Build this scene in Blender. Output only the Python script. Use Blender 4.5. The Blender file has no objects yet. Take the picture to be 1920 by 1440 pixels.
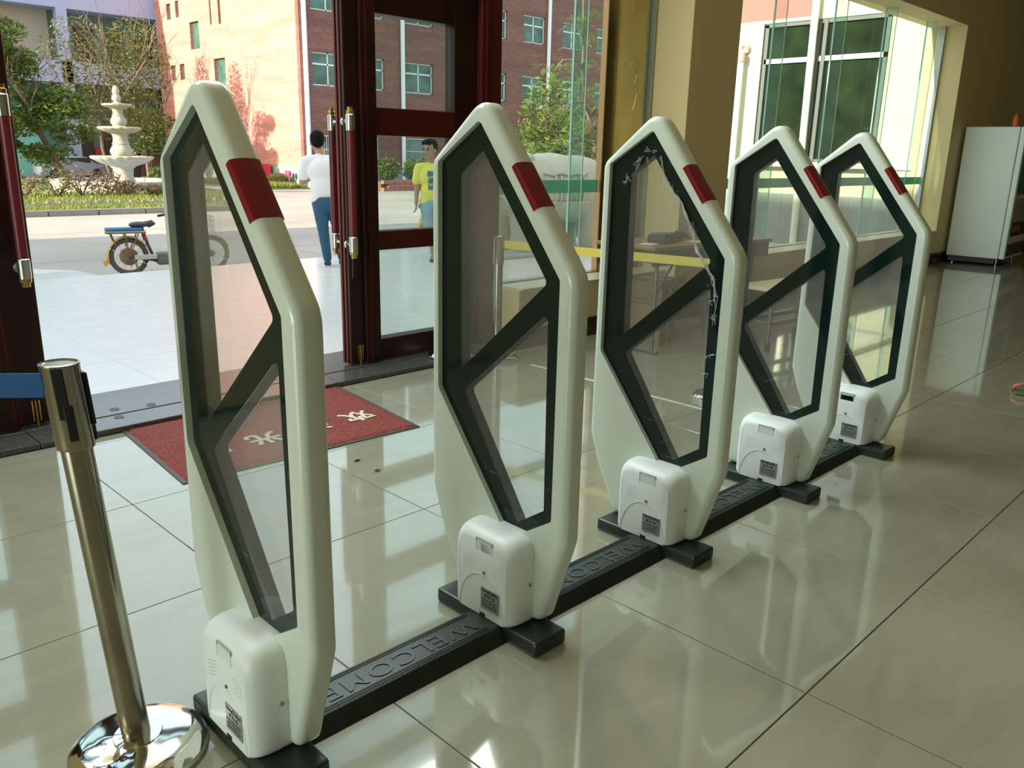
import bpy, bmesh, math, random
from mathutils import Vector, Matrix, noise
random.seed(7)
SC = bpy.context.scene
COL = SC.collection
PI = math.pi

# ------------------------------------------------------------------ camera, light, exposure
cam = bpy.data.cameras.new('camera'); camo = bpy.data.objects.new('camera', cam); COL.objects.link(camo)
cam.sensor_width = 36.0; cam.lens = 1555.75 * 36 / 1920; cam.clip_end = 400; cam.clip_start = .02
camo.location = (0.00257, -0.06036, 1.32842); camo.rotation_euler = (1.299867, -0.0221827, -0.786789)
SC.camera = camo
SC.view_settings.view_transform = 'Standard'; SC.view_settings.look = 'None'
SC.view_settings.gamma = 1; SC.view_settings.use_curve_mapping = False
SC.view_settings.exposure = 1.0
SUN_DIR = Vector((0.94, -0.07, -0.33)).normalized()
w = bpy.data.worlds.new('sky'); SC.world = w; w.use_nodes = True
nt = w.node_tree; bg = nt.nodes['Background']; sky = nt.nodes.new('ShaderNodeTexSky')
sky.sky_type = 'NISHITA'; sky.sun_disc = False; sky.sun_elevation = math.asin(-SUN_DIR.z)
sky.sun_rotation = math.atan2(-SUN_DIR.x, -SUN_DIR.y); sky.air_density = 1.6; sky.dust_density = 3.5; sky.ozone_density = .6
mixw = nt.nodes.new('ShaderNodeMix'); mixw.data_type = 'RGBA'; mixw.inputs[0].default_value = .55
mixw.inputs[7].default_value = (5.5, 6.6, 7.3, 1)
nt.links.new(sky.outputs[0], mixw.inputs[6]); nt.links.new(mixw.outputs[2], bg.inputs[0]); bg.inputs[1].default_value = .165
sun = bpy.data.lights.new('sun', 'SUN'); suno = bpy.data.objects.new('sun', sun); COL.objects.link(suno)
sun.energy = 6.0; sun.color = (1, .86, .68); sun.angle = .01
suno.rotation_euler = SUN_DIR.to_track_quat('-Z', 'Y').to_euler(); suno.location = (-20, 10, 30)
def area(name, loc, rot, sx, sy, power, col):
    l = bpy.data.lights.new(name, 'AREA'); l.shape = 'RECTANGLE'; l.size = sx; l.size_y = sy; l.energy = power; l.color = col
    o = bpy.data.objects.new(name, l); COL.objects.link(o); o.location = loc; o.rotation_euler = rot; return o
# added area lamps that brighten the lobby: left wall, above the doors, ceiling
area('side_fill_light', (-9.85, 1.3, 2.0), (0, -PI/2, 0), 3.2, 4.8, 225, (.84, 1, .93))
area('over_door_fill_light', (2.0, 3.86, 3.55), (-PI/2+.42, 0, 0), 3.9, .9, 92, (.88, 1, .96))
area('ceiling_fill_light', (5.5, -1.2, 4.12), (0, 0, 0), 18, 8.5, 9, (1, .80, .5))

# ------------------------------------------------------------------ helpers
MATS = {}
def mat(name, col, rough=.5, metal=0., spec=.5, coat=0., noise_s=0, noise_a=.15, bump=0, bump_s=40, emit=None, alpha=1, trans_mix=None, detail=4):
    if name in MATS: return MATS[name]
    m = bpy.data.materials.new(name); m.use_nodes = True; MATS[name] = m
    n = m.node_tree; b = n.nodes['Principled BSDF']
    c = tuple(col) + (1,)
    b.inputs['Base Color'].default_value = c; b.inputs['Roughness'].default_value = rough
    b.inputs['Metallic'].default_value = metal; b.inputs['Specular IOR Level'].default_value = spec
    b.inputs['Coat Weight'].default_value = coat; b.inputs['Coat Roughness'].default_value = .05
    tc = n.nodes.new('ShaderNodeTexCoord')
    if noise_s:
        t = n.nodes.new('ShaderNodeTexNoise'); t.inputs['Scale'].default_value = noise_s; t.inputs['Detail'].default_value = detail
        n.links.new(tc.outputs['Object'], t.inputs['Vector'])
        r = n.nodes.new('ShaderNodeMapRange'); r.inputs[1].default_value = .3; r.inputs[2].default_value = .7
        r.inputs[3].default_value = 1 - noise_a; r.inputs[4].default_value = 1 + noise_a
        n.links.new(t.outputs['Fac'], r.inputs[0])
        mx = n.nodes.new('ShaderNodeVectorMath'); mx.operation = 'SCALE'; mx.inputs[0].default_value = col[:3]
        n.links.new(r.outputs[0], mx.inputs['Scale']); n.links.new(mx.outputs[0], b.inputs['Base Color'])
    if bump:
        t = n.nodes.new('ShaderNodeTexNoise'); t.inputs['Scale'].default_value = bump_s; t.inputs['Detail'].default_value = 5
        n.links.new(tc.outputs['Object'], t.inputs['Vector'])
        bp = n.nodes.new('ShaderNodeBump'); bp.inputs['Strength'].default_value = bump; bp.inputs['Distance'].default_value = .01
        n.links.new(t.outputs['Fac'], bp.inputs['Height']); n.links.new(bp.outputs[0], b.inputs['Normal'])
    return m
def glass(name, tint=(.9, .96, .94), haze=0., refl=1.45, hazecol=(.8, .85, .82)):
    if name in MATS: return MATS[name]
    m = bpy.data.materials.new(name); m.use_nodes = True; MATS[name] = m
    n = m.node_tree; n.nodes.clear(); o = n.nodes.new('ShaderNodeOutputMaterial')
    t = n.nodes.new('ShaderNodeBsdfTransparent'); t.inputs[0].default_value = tint + (1,)
    g = n.nodes.new('ShaderNodeBsdfGlossy'); g.inputs['Roughness'].default_value = .0
    lw_ = n.nodes.new('ShaderNodeLayerWeight'); lw_.inputs[0].default_value = .5
    pw_ = n.nodes.new('ShaderNodeMath'); pw_.operation = 'POWER'; pw_.inputs[1].default_value = 5; n.links.new(lw_.outputs['Facing'], pw_.inputs[0])
    f = n.nodes.new('ShaderNodeMath'); f.operation = 'MULTIPLY_ADD'; f.inputs[1].default_value = .90; f.inputs[2].default_value = .035; n.links.new(pw_.outputs[0], f.inputs[0])
    mx = n.nodes.new('ShaderNodeMixShader'); last = t.outputs[0]
    if haze:
        d = n.nodes.new('ShaderNodeBsdfDiffuse'); d.inputs[0].default_value = hazecol + (1,)
        tc = n.nodes.new('ShaderNodeTexCoord'); nz = n.nodes.new('ShaderNodeTexNoise'); nz.inputs['Scale'].default_value = 3
        n.links.new(tc.outputs['Object'], nz.inputs['Vector'])
        mr = n.nodes.new('ShaderNodeMapRange'); mr.inputs[1].default_value = .3; mr.inputs[2].default_value = .7
        mr.inputs[3].default_value = haze * .6; mr.inputs[4].default_value = haze * 1.4; n.links.new(nz.outputs['Fac'], mr.inputs[0])
        m2 = n.nodes.new('ShaderNodeMixShader'); n.links.new(mr.outputs[0], m2.inputs[0]); n.links.new(t.outputs[0], m2.inputs[1]); n.links.new(d.outputs[0], m2.inputs[2]); last = m2.outputs[0]
    n.links.new(f.outputs[0], mx.inputs[0]); n.links.new(last, mx.inputs[1]); n.links.new(g.outputs[0], mx.inputs[2]); n.links.new(mx.outputs[0], o.inputs[0])
    return m
def tag(o, label=None, cat=None, group=None, kind=None):
    if label: o['label'] = label
    if cat: o['category'] = cat
    if group: o['group'] = group
    if kind: o['kind'] = kind
    return o
def thing(name, label, cat, loc=(0, 0, 0), rz=0, group=None, kind=None):
    o = bpy.data.objects.new(name, None); COL.objects.link(o); o.location = loc; o.rotation_euler = (0, 0, rz); o.empty_display_size = .1
    return tag(o, label, cat, group, kind)
def link(name, me, m=None, parent=None, smooth=False, label=None):
    if m and not me.materials: me.materials.append(m)
    if smooth: me.shade_smooth()
    o = bpy.data.objects.new(name, me); COL.objects.link(o)
    if parent: o.parent = parent
    if label: o['label'] = label
    return o
def obj(name, bm, m, parent=None, smooth=False, label=None):
    me = bpy.data.meshes.new(name); bm.normal_update(); bm.to_mesh(me); bm.free()
    return link(name, me, m, parent, smooth, label)
def add_box(bm, x0, x1, y0, y1, z0, z1, bev=0, seg=2, mtx=None):
    v = [bm.verts.new(p) for p in ((x0,y0,z0),(x1,y0,z0),(x1,y1,z0),(x0,y1,z0),(x0,y0,z1),(x1,y0,z1),(x1,y1,z1),(x0,y1,z1))]
    if mtx:
        for q in v: q.co = mtx @ q.co
    fs = [bm.faces.new([v[i] for i in f]) for f in ((0,3,2,1),(4,5,6,7),(0,1,5,4),(1,2,6,5),(2,3,7,6),(3,0,4,7))]
    if bev:
        es = list({e for f in fs for e in f.edges}); bmesh.ops.bevel(bm, geom=es, offset=bev, segments=seg, affect='EDGES', profile=.5)
def box(name, x0, x1, y0, y1, z0, z1, m, parent=None, bev=0, seg=2, label=None, smooth=False):
    bm = bmesh.new(); add_box(bm, x0, x1, y0, y1, z0, z1, bev, seg); return obj(name, bm, m, parent, smooth, label)
def add_lathe(bm, prof, c=(0, 0, 0), seg=32, scal=None, mtx=None):
    rings = []
    for r, z in prof:
        ring = []
        for i in range(seg):
            a = 2 * PI * i / seg; k = scal(a, r, z) if scal else 1
            p = Vector((c[0] + r * k * math.cos(a), c[1] + r * k * math.sin(a), c[2] + z))
            ring.append(bm.verts.new(mtx @ p if mtx else p))
        rings.append(ring)
    for a, b in zip(rings, rings[1:]):
        for i in range(seg): bm.faces.new((a[i], a[(i+1) % seg], b[(i+1) % seg], b[i]))
    if prof[0][0] > 1e-4: bm.faces.new(rings[0][::-1])
    if prof[-1][0] > 1e-4: bm.faces.new(rings[-1])
def lathe(name, prof, m, parent=None, c=(0, 0, 0), seg=32, scal=None, mtx=None, label=None, smooth=True):
    bm = bmesh.new(); add_lathe(bm, prof, c, seg, scal, mtx); bmesh.ops.remove_doubles(bm, verts=bm.verts, dist=1e-5)
    o = obj(name, bm, m, parent, False, label)
    if smooth: smooth_angle(o)
    return o
def smooth_angle(o, ang=40):
    me = o.data; me.shade_smooth()
    me.set_sharp_from_angle(angle=math.radians(ang)); return o
def add_tube(bm, pts, r, seg=8, cap=True):
    pts = [Vector(p) for p in pts]; rings = []; n = len(pts)
    for i, p in enumerate(pts):
        d = (pts[min(i+1, n-1)] - pts[max(i-1, 0)]).normalized()
        up = Vector((0, 0, 1)) if abs(d.z) < .9 else Vector((1, 0, 0))
        a = d.cross(up).normalized(); b = d.cross(a).normalized()
        rr = r[i] if isinstance(r, (list, tuple)) else r
        rings.append([bm.verts.new(p + a * rr * math.cos(2*PI*k/seg) + b * rr * math.sin(2*PI*k/seg)) for k in range(seg)])
    for a, b in zip(rings, rings[1:]):
        for k in range(seg): bm.faces.new((a[k], a[(k+1) % seg], b[(k+1) % seg], b[k]))
    if cap: bm.faces.new(rings[0][::-1]); bm.faces.new(rings[-1])
def tube(name, pts, r, m, parent=None, seg=10, label=None):
    bm = bmesh.new(); add_tube(bm, pts, r, seg); bmesh.ops.recalc_face_normals(bm, faces=bm.faces); o = obj(name, bm, m, parent, False, label); return smooth_angle(o, 50)
def rounded(pts, rad, n=5):
    out = []; L = len(pts)
    for i, p in enumerate(pts):
        p = Vector(p); a = Vector(pts[i-1]); b = Vector(pts[(i+1) % L]); r = rad[i] if isinstance(rad, (list, tuple)) else rad
        if r <= 0: out.append(p); continue
        da = (a - p).normalized(); db = (b - p).normalized(); th = da.angle(db)
        t = min(r / math.tan(th/2), (a-p).length*.45, (b-p).length*.45); p0 = p + da*t; p1 = p + db*t
        for k in range(n+1):
            s = k/n; out.append(p0*(1-s)**2 + p*2*s*(1-s) + p1*s*s)
    return out
def eval_mesh(o, name):
    dg = bpy.context.evaluated_depsgraph_get(); me = bpy.data.meshes.new_from_object(o.evaluated_get(dg)); me.name = name
    d = o.data; bpy.data.objects.remove(o); 
    return me
def plate_mesh(name, loops, ext, bev=0, res=3, off=None):
    """flat 2-D outline with holes, extruded; result lies in YZ with thickness along X (0..2*ext)"""
    cu = bpy.data.curves.new(name, 'CURVE'); cu.dimensions = '2D'; cu.fill_mode = 'BOTH'
    for lp in loops:
        s = cu.splines.new('POLY'); s.points.add(len(lp)-1); s.use_cyclic_u = True
        for q, p in zip(s.points, lp): q.co = (p[0], p[1], 0, 1)
    cu.extrude = ext - bev if bev else ext; cu.bevel_depth = bev; cu.bevel_resolution = res
    if bev: cu.offset = -bev
    o = bpy.data.objects.new(name, cu); COL.objects.link(o); me = eval_mesh(o, name)
    M = Matrix(((0, 0, 1, ext), (1, 0, 0, 0), (0, 1, 0, 0), (0, 0, 0, 1))); me.transform(M)
    return me
FONT_CJK = None
def text_mesh(name, s, size, ext=.0005, align='CENTER', spacing=1, bold=False, off=0):
    cu = bpy.data.curves.new(name, 'FONT'); cu.body = s; cu.size = size; cu.extrude = ext; cu.align_x = align; cu.align_y = 'CENTER'; cu.space_character = spacing; cu.offset = off
    cu.resolution_u = 3
    o = bpy.data.objects.new(name, cu); COL.objects.link(o); return eval_mesh(o, name)
def xf(me, loc, ex, ey):
    ex = Vector(ex).normalized(); ey = Vector(ey).normalized(); ez = ex.cross(ey)
    me.transform(Matrix(((ex.x, ey.x, ez.x, loc[0]), (ex.y, ey.y, ez.y, loc[1]), (ex.z, ey.z, ez.z, loc[2]), (0, 0, 0, 1)))); return me
def letters(me, m, parent, name='letter'):
    """one object per character of a text mesh"""
    b = bmesh.new(); b.from_mesh(me); left = set(b.faces); isl = []
    while left:
        st_ = [left.pop()]; comp = [st_[0]]
        while st_:
            f = st_.pop()
            for e in f.edges:
                for g in e.link_faces:
                    if g in left: left.remove(g); st_.append(g); comp.append(g)
        xs_ = [v.co.x for f in comp for v in f.verts]; isl.append([min(xs_), max(xs_), comp])
    isl.sort(key=lambda q: q[0]); grp = []
    for a, c, comp in isl:
        if grp and a < grp[-1][1]+.0005: grp[-1][1] = max(grp[-1][1], c); grp[-1][2] += comp
        else: grp.append([a, c, list(comp)])
    out = []
    for a, c, comp in grp:
        nb = bmesh.new(); mp = {}
        for f in comp:
            nb.faces.new([mp.setdefault(v, None) or mp.__setitem__(v, nb.verts.new(v.co)) or mp[v] for v in f.verts])
        q = bpy.data.meshes.new(name); nb.to_mesh(q); nb.free(); out.append(q)
    b.free(); return out
def copy_tree(o, parent=None):
    c = o.copy(); COL.objects.link(c); c.parent = parent
    for ch in list(o.children): copy_tree(ch, c)
    return c
def capsule(bm, a, ra, b, rb, seg=14):
    a = Vector(a); b = Vector(b); d = (b-a); L = d.length
    if L < 1e-5: bmesh.ops.create_icosphere(bm, subdivisions=3, radius=ra, matrix=Matrix.Translation(a)); return
    q = Vector((0, 0, 1)).rotation_difference(d).to_matrix().to_4x4()
    prof = [(1e-5, -ra)] + [(ra*math.cos(t), ra*math.sin(t)) for t in (-1.2, -.8, -.4, 0)] + [(rb*math.cos(t), L+rb*math.sin(t)) for t in (0, .4, .8, 1.2)] + [(1e-5, L+rb)]
    tmp = bmesh.new(); add_lathe(tmp, prof, seg=seg, mtx=Matrix.Translation(a) @ q); bmesh.ops.remove_doubles(tmp, verts=tmp.verts, dist=1e-4)
    me = bpy.data.meshes.new('t'); tmp.to_mesh(me); tmp.free(); bm.from_mesh(me); bpy.data.meshes.remove(me)
def ellips(bm, c, r, rot=None, sub=3):
    M = Matrix.Translation(Vector(c)) @ (rot.to_4x4() if rot else Matrix.Identity(4)) @ Matrix.Diagonal((r[0], r[1], r[2], 1))
    bmesh.ops.create_icosphere(bm, subdivisions=sub, radius=1, matrix=M)
def fuse(name, bm, m, parent=None, vox=.015, sm=3, label=None, cut=None):
    me = bpy.data.meshes.new(name); bm.to_mesh(me); bm.free()
    o = bpy.data.objects.new(name, me); COL.objects.link(o)
    md = o.modifiers.new('r', 'REMESH'); md.mode = 'VOXEL'; md.voxel_size = vox
    md2 = o.modifiers.new('s', 'SMOOTH'); md2.factor = .6; md2.iterations = sm
    me2 = eval_mesh(o, name)
    if cut:
        b = bmesh.new(); b.from_mesh(me2)
        for co, no in cut:   # keeps the side the normal points away from
            g = b.verts[:] + b.edges[:] + b.faces[:]
            r = bmesh.ops.bisect_plane(b, geom=g, plane_co=co, plane_no=no, clear_outer=True)
        b.to_mesh(me2); b.free()
    return link(name, me2, m, parent, True, label)

# ------------------------------------------------------------------ materials
M_white = mat('gate_white_lacquer', (.69, .76, .69), .22, coat=.35, spec=.5)
M_boxw = mat('housing_white_plastic', (.84, .90, .92), .4)
M_dark = mat('black_acrylic', (.005, .016, .015), .06, spec=.35)
M_wrap = mat('plastic_film', (.8, .8, .8), .2)
M_red = mat('red_lens', (.20, .002, .012), .3, coat=.1, spec=.3)
M_rub = mat('rubber_dark_green_grey', (.020, .031, .027), .38, noise_s=14, noise_a=.3)
M_rubtxt = mat('rubber_raised', (.045, .06, .056), .32)
M_plate = mat('nameplate_grey', (.33, .35, .32), .4, metal=.3)
M_ink = mat('black_ink', (.012, .012, .012), .6)
M_wood = mat('door_mahogany', (.026, .0055, .0035), .38, spec=.3, noise_s=3, noise_a=.35)
M_wood2 = mat('door_mahogany_red', (.062, .008, .005), .34, spec=.3)
M_bead = mat('door_bead_red', (.15, .018, .010), .35, spec=.3)
M_grip = mat('maroon_grip', (.16, .012, .02), .35)
M_steel = mat('brushed_steel', (.62, .61, .58), .25, metal=1)
M_gold = mat('gold_brass', (.75, .52, .2), .25, metal=1)
M_brass = mat('polished_brass', (.50, .44, .24), .13, metal=1, noise_s=2.2, noise_a=.22, bump=.15, bump_s=3)
M_copper = mat('copper_trim', (.62, .36, .2), .3, metal=1)
M_alu = mat('aluminium', (.42, .47, .46), .35, metal=.8)
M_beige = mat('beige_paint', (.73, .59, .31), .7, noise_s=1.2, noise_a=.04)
M_skirt = mat('brown_skirting_tile', (.045, .024, .016), .18)
M_thr = mat('granite_threshold', (.085, .08, .08), .16, noise_s=60, noise_a=.3)
M_thrd = mat('dark_granite_edge', (.02, .018, .017), .25)
M_grout = mat('dark_grout', (.10, .085, .06), .9)
M_glass = glass('clear_glass', (.94, .985, .97), haze=.015)
M_glassd = glass('door_glass', (.84, .92, .90), haze=.035)
M_fin = glass('fin_glass', (.80, .93, .90), haze=.03)
M_finedge = mat('glass_edge_green', (.42, .68, .62), .1)
M_acry = glass('clear_acrylic', (.96, .97, .965), haze=.065, hazecol=(.75, .72, .72))
M_tape = mat('green_sticker', (.28, .55, .42), .45)
M_tapetxt = mat('sticker_gold_ink', (.48, .62, .46), .5)
def translucent(m, col):
    n = m.node_tree; b = n.nodes['Principled BSDF']; o = n.nodes['Material Output']; t = n.nodes.new('ShaderNodeBsdfTranslucent'); t.inputs[0].default_value = col+(1,)
    ms = n.nodes.new('ShaderNodeMixShader'); ms.inputs[0].default_value = .55; n.links.new(b.outputs[0], ms.inputs[1]); n.links.new(t.outputs[0], ms.inputs[2]); n.links.new(ms.outputs[0], o.inputs[0])
translucent(M_tape, (.30, .62, .46)); translucent(M_tapetxt, (.60, .85, .62))
M_yel = mat('yellow_belt', (.72, .58, .10), .6)
M_blu = mat('blue_belt', (.001, .085, .30), .6)
M_stain = mat('stainless_worn', (.36, .33, .26), .22, metal=1, noise_s=5, noise_a=.2, bump=.1, bump_s=6)
M_dome = mat('stainless_polished', (.78, .76, .72), .09, metal=1, noise_s=7, noise_a=.08)
M_blk = mat('black_plastic', (.012, .012, .013), .4)

def tile_mat(name, col, rough, nz=.05, streak=1., spec_coat=.5):
    m = mat(name, col, rough, spec=.8, coat=spec_coat); n = m.node_tree; b = n.nodes['Principled BSDF']; b.inputs['Coat Roughness'].default_value = .03; b.inputs['Coat IOR'].default_value = 1.7
    tc = n.nodes.new('ShaderNodeTexCoord'); mp = n.nodes.new('ShaderNodeMapping'); mp.inputs['Scale'].default_value = (1.4*streak, 4.5, 1)
    oi = n.nodes.new('ShaderNodeObjectInfo'); ad = n.nodes.new('ShaderNodeVectorMath'); ad.operation = 'SCALE'
    n.links.new(tc.outputs['Object'], mp.inputs['Vector'])
    t = n.nodes.new('ShaderNodeTexNoise'); t.noise_dimensions = '4D'; t.inputs['Scale'].default_value = 1.6; t.inputs['Detail'].default_value = 6; t.inputs['Distortion'].default_value = 1.4
    mu = n.nodes.new('ShaderNodeMath'); mu.operation = 'MULTIPLY'; mu.inputs[1].default_value = 50; n.links.new(oi.outputs['Random'], mu.inputs[0]); n.links.new(mu.outputs[0], t.inputs['W'])
    n.links.new(mp.outputs[0], t.inputs['Vector'])
    cr = n.nodes.new('ShaderNodeValToRGB'); e = cr.color_ramp.elements
    e[0].position = .3; e[0].color = tuple(c*(1-nz*1.6) for c in col) + (1,); e[1].position = .62; e[1].color = tuple(c*(1+nz) for c in col) + (1,)
    n.links.new(t.outputs['Fac'], cr.inputs[0]); n.links.new(cr.outputs[0], b.inputs['Base Color'])
    t2 = n.nodes.new('ShaderNodeTexNoise'); t2.inputs['Scale'].default_value = 9; n.links.new(tc.outputs['Object'], t2.inputs['Vector'])
    mr = n.nodes.new('ShaderNodeMapRange'); mr.inputs[3].default_value = rough*.75; mr.inputs[4].default_value = rough*1.35
    n.links.new(t2.outputs['Fac'], mr.inputs[0]); n.links.new(mr.outputs[0], b.inputs['Roughness'])
    return m
M_tile = tile_mat('polished_beige_tile', (.335, .33, .255), .07)
M_ptile = tile_mat('porch_white_tile', (.86, .86, .83), .16, .03, spec_coat=0.)

# ------------------------------------------------------------------ interior floor with separate tiles
TX, TY, X0, Y0 = .7975, .7788, 1.079, .689
def tile_field(root, m, xs, ys, tx, ty, x0, y0, ztop, gap=.0016, ymax=None, ymin=None, name='tile', th=.012, limit=290, near=(2, 1)):
    me = {}
    cells = sorted([(i, j) for i in xs for j in ys], key=lambda c: (x0+c[0]*tx-near[0])**2 + (y0+c[1]*ty-near[1])**2)
    rest = bmesh.new(); nr = 0
    for n_, (i, j) in enumerate(cells):
        ya = y0+j*ty; yb = ya+ty; ya2 = max(ya, ymin) if ymin is not None else ya; yb2 = min(yb, ymax) if ymax is not None else yb
        if yb2-ya2 < .02: continue
        cx = x0+(i+.5)*tx; cy = (ya2+yb2)/2; hx = tx/2-gap; hy = (yb2-ya2)/2-gap
        if n_ < limit:
            k = round(hy, 4)
            if k not in me:
                bm = bmesh.new(); add_box(bm, -hx, hx, -hy, hy, -th, 0, .0012, 1); q = bpy.data.meshes.new(name); bm.to_mesh(q); bm.free(); q.materials.append(m); me[k] = q
            o = link(name, me[k], None, root); o.location = (cx, cy, ztop)
        else:
            add_box(rest, cx-hx, cx+hx, cy-hy, cy+hy, ztop-th, ztop); nr += 1
    if nr: o = obj(name, rest, m, root); o['kind'] = 'stuff'
    else: rest.free()
fl = thing('floor', 'interior floor of polished beige square tiles', 'floor', kind='structure')
box('grout_bed', -10, 17, -7, 3.93, -.12, -.003, M_grout, fl)
tile_field(fl, M_tile, range(-14, 20), range(-9, 5), TX, TY, X0, Y0, 0, ymax=3.90)

# threshold
M_leg0 = mat('dull_metal', (.10, .10, .11), .4, metal=.7)
th = thing('trim_1', 'raised dark granite door threshold with floor closer plates', 'threshold', kind='structure')
for i, (a, b) in enumerate(((-.6, 1.02), (1.02, 2.62), (2.62, 4.08))):
    box('granite_slab', a+.002, b-.002, 3.905, 4.105, .0, .028, M_thr, th, .003, 1)
    box('granite_slab', a+.002, b-.002, 4.115, 4.55, .0, .030, M_thr, th, .003, 1)
box('slab_bed', -.6, 4.08, 3.91, 4.545, -.05, .022, M_thrd, th)
for x, y in ((1.45, 4.2), (1.62, 4.16), (1.42, 4.06), (1.78, 4.03), (2.35, 4.2)):
    lathe('floor_closer_cap', [(.024, 0), (.024, .0022), (.017, .003), (.016, .0015), (.001, .0015)], M_leg0, th, (x, y, .0298 if y > 4.11 else .0278), 16)

# ------------------------------------------------------------------ front wall, pillar, windows
WY0, WY1 = 3.905, 4.35
wl = thing('wall_front', 'beige plastered front wall with low sills and brown skirting', 'wall', (0, 0, 0), kind='structure')
box('sill_wall', 4.08, 5.83, WY0, WY1, 0, .415, M_beige, wl)
box('sill_wall', 6.53, 12.16, WY0, WY1, 0, .43, M_beige, wl)
box('wall_panel', 12.16, 17, WY0, WY1, 0, 4.2, M_beige, wl)
box('header', 6.53, 12.16, WY0, WY1, 3.03, 4.2, M_beige, wl)
box('header', -10, 0, WY0+.14, WY1, 2.95, 4.2, M_beige, wl); box('header', 0, 4.0, WY0+.14, WY1, 4.05, 4.2, M_beige, wl); box('header', 4.0, 5.83, WY0+.14, WY1, 2.95, 4.2, M_beige, wl)
box('wall_panel', -10, -.165, WY0, WY1, 0, 2.95, M_beige, wl)  # unseen stretch closed with solid wall so the gate panels reflect dark
box('marble_sill', 4.10, 5.80, WY0-.012, 4.14, .415, .428, mat('sill_stone', (.70, .62, .46), .3), wl, .003, 1)
box('marble_sill', 6.56, 12.14, WY0-.012, 4.14, .43, .445, MATS['sill_stone'], wl, .003, 1)
for a, b in ((4.08, 5.83), (6.53, 17)):
    x = a
    while x < b-.01:
        x1 = min(x+.6, b); box('skirting_tile', x+.001, x1-.001, WY0-.012, WY0-.0005, 0, .14, M_skirt, wl); x = x1
pl = thing('wall_pillar', 'square beige pillar between the brass panel and the big window', 'pillar', kind='structure')
box('shaft', 5.83, 6.53, 3.82, WY1+.02, .0, 4.2, M_beige, pl, .004, 1)
box('skirting_tile', 5.82, 6.54, 3.81, 3.819, 0, .14, M_skirt, pl); box('skirting_tile', 5.82, 5.829, 3.82, WY0-.013, 0, .14, M_skirt, pl); box('skirting_tile', 6.531, 6.54, 3.82, WY0-.013, 0, .14, M_skirt, pl)
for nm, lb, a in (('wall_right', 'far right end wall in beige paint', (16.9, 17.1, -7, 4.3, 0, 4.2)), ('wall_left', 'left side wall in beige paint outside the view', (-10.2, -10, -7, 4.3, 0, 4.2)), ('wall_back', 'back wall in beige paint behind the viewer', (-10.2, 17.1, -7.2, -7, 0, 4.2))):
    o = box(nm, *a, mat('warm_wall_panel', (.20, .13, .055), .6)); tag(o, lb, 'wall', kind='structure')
o = box('ceiling', -10.2, 17.1, -7.2, 4.35, 4.2, 4.4, mat('ceiling_paint', (.60, .48, .28), .8)); tag(o, 'flat pale ceiling of the lobby', 'ceiling', kind='structure')

wgl = thing('side_lamp_frame', 'added window frame around the fill lamp on the left lobby wall', 'window', kind='structure')  # frame bars added around the fill lamp; the wall has no opening
for a in ((-10, -9.9, -4.95, -4.85, .4, 3.65), (-10, -9.9, 3.70, 3.80, .4, 3.65), (-10, -9.9, -4.85, 3.7, .35, .42), (-10, -9.9, -4.85, 3.7, 3.6, 3.68), (-10, -9.9, -.65, -.57, .42, 3.6)): box('frame_bar', *a, M_alu, wgl)
# small left glazing bay (door jamb .. brass panel)
w1 = thing('window_1', 'frameless glass bay between the door jamb and the brass panel', 'window', kind='structure')
box('pane', 4.08, 4.885, 4.195, 4.205, .42, 2.95, M_glass, w1); box('pane', 4.895, 5.235, 4.195, 4.205, .42, 2.95, M_glass, w1)
def fin(root, x, z0, z1):
    box('glass_fin', x-.005, x+.005, 4.075, 4.190, z0, z1, M_fin, root)
    box('fin_edge', x-.0045, x+.0045, 4.069, 4.075, z0, z1, M_finedge, root); box('silicone_joint', x-.005, x+.005, 4.1905, 4.2075, z0, z1, mat('joint_pale', (.50, .72, .70), .3), root)
fin(w1, 4.89, .43, 2.95)
box('sill_channel', 4.08, 5.235, 4.165, 4.23, .416, .435, M_alu, w1)
bp = thing('trim_2', 'tall polished brass cladding panel beside the beige pillar', 'brass panel', (5.24, 4.2, .42), kind='structure')
box('brass_sheet', .012, .53, -.02, .02, 0, 2.53, M_brass, bp, .002, 1); box('brass_fold', .135, .139, -.0225, -.018, 0, 2.53, M_gold, bp)
box('copper_edge', 0, .012, -.026, .03, 0, 2.53, M_copper, bp, .002, 1); box('edge_channel', .535, .575, -.05, .03, 0, 2.53, M_alu, bp, .003, 1)
# decorative engraved lines on the brass
bm = bmesh.new()
for k, pts in enumerate(([(.40, 2.5), (.40, 2.2), (.33, 2.15), (.25, 2.13)], [(.30, 2.12), (.30, 1.98)], [(.2, 1.55), (.28, 1.62), (.36, 1.6), (.40, 1.53), (.38, 1.47), (.33, 1.45), (.24, 1.52), (.18, 1.6)], [(.47, 1.4), (.41, 1.39), (.39, 1.32), (.36, 1.26), (.3, 1.23)], [(.44, .9), (.44, .6), (.36, .55)])):
    for a, b in zip(pts, pts[1:]): add_tube(bm, [(a[0], -.021, a[1]), (b[0], -.021, b[1])], .0028, 5)
obj('engraved_lines', bm, mat('brass_light', (.85, .78, .5), .3, metal=1), bp)

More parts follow.
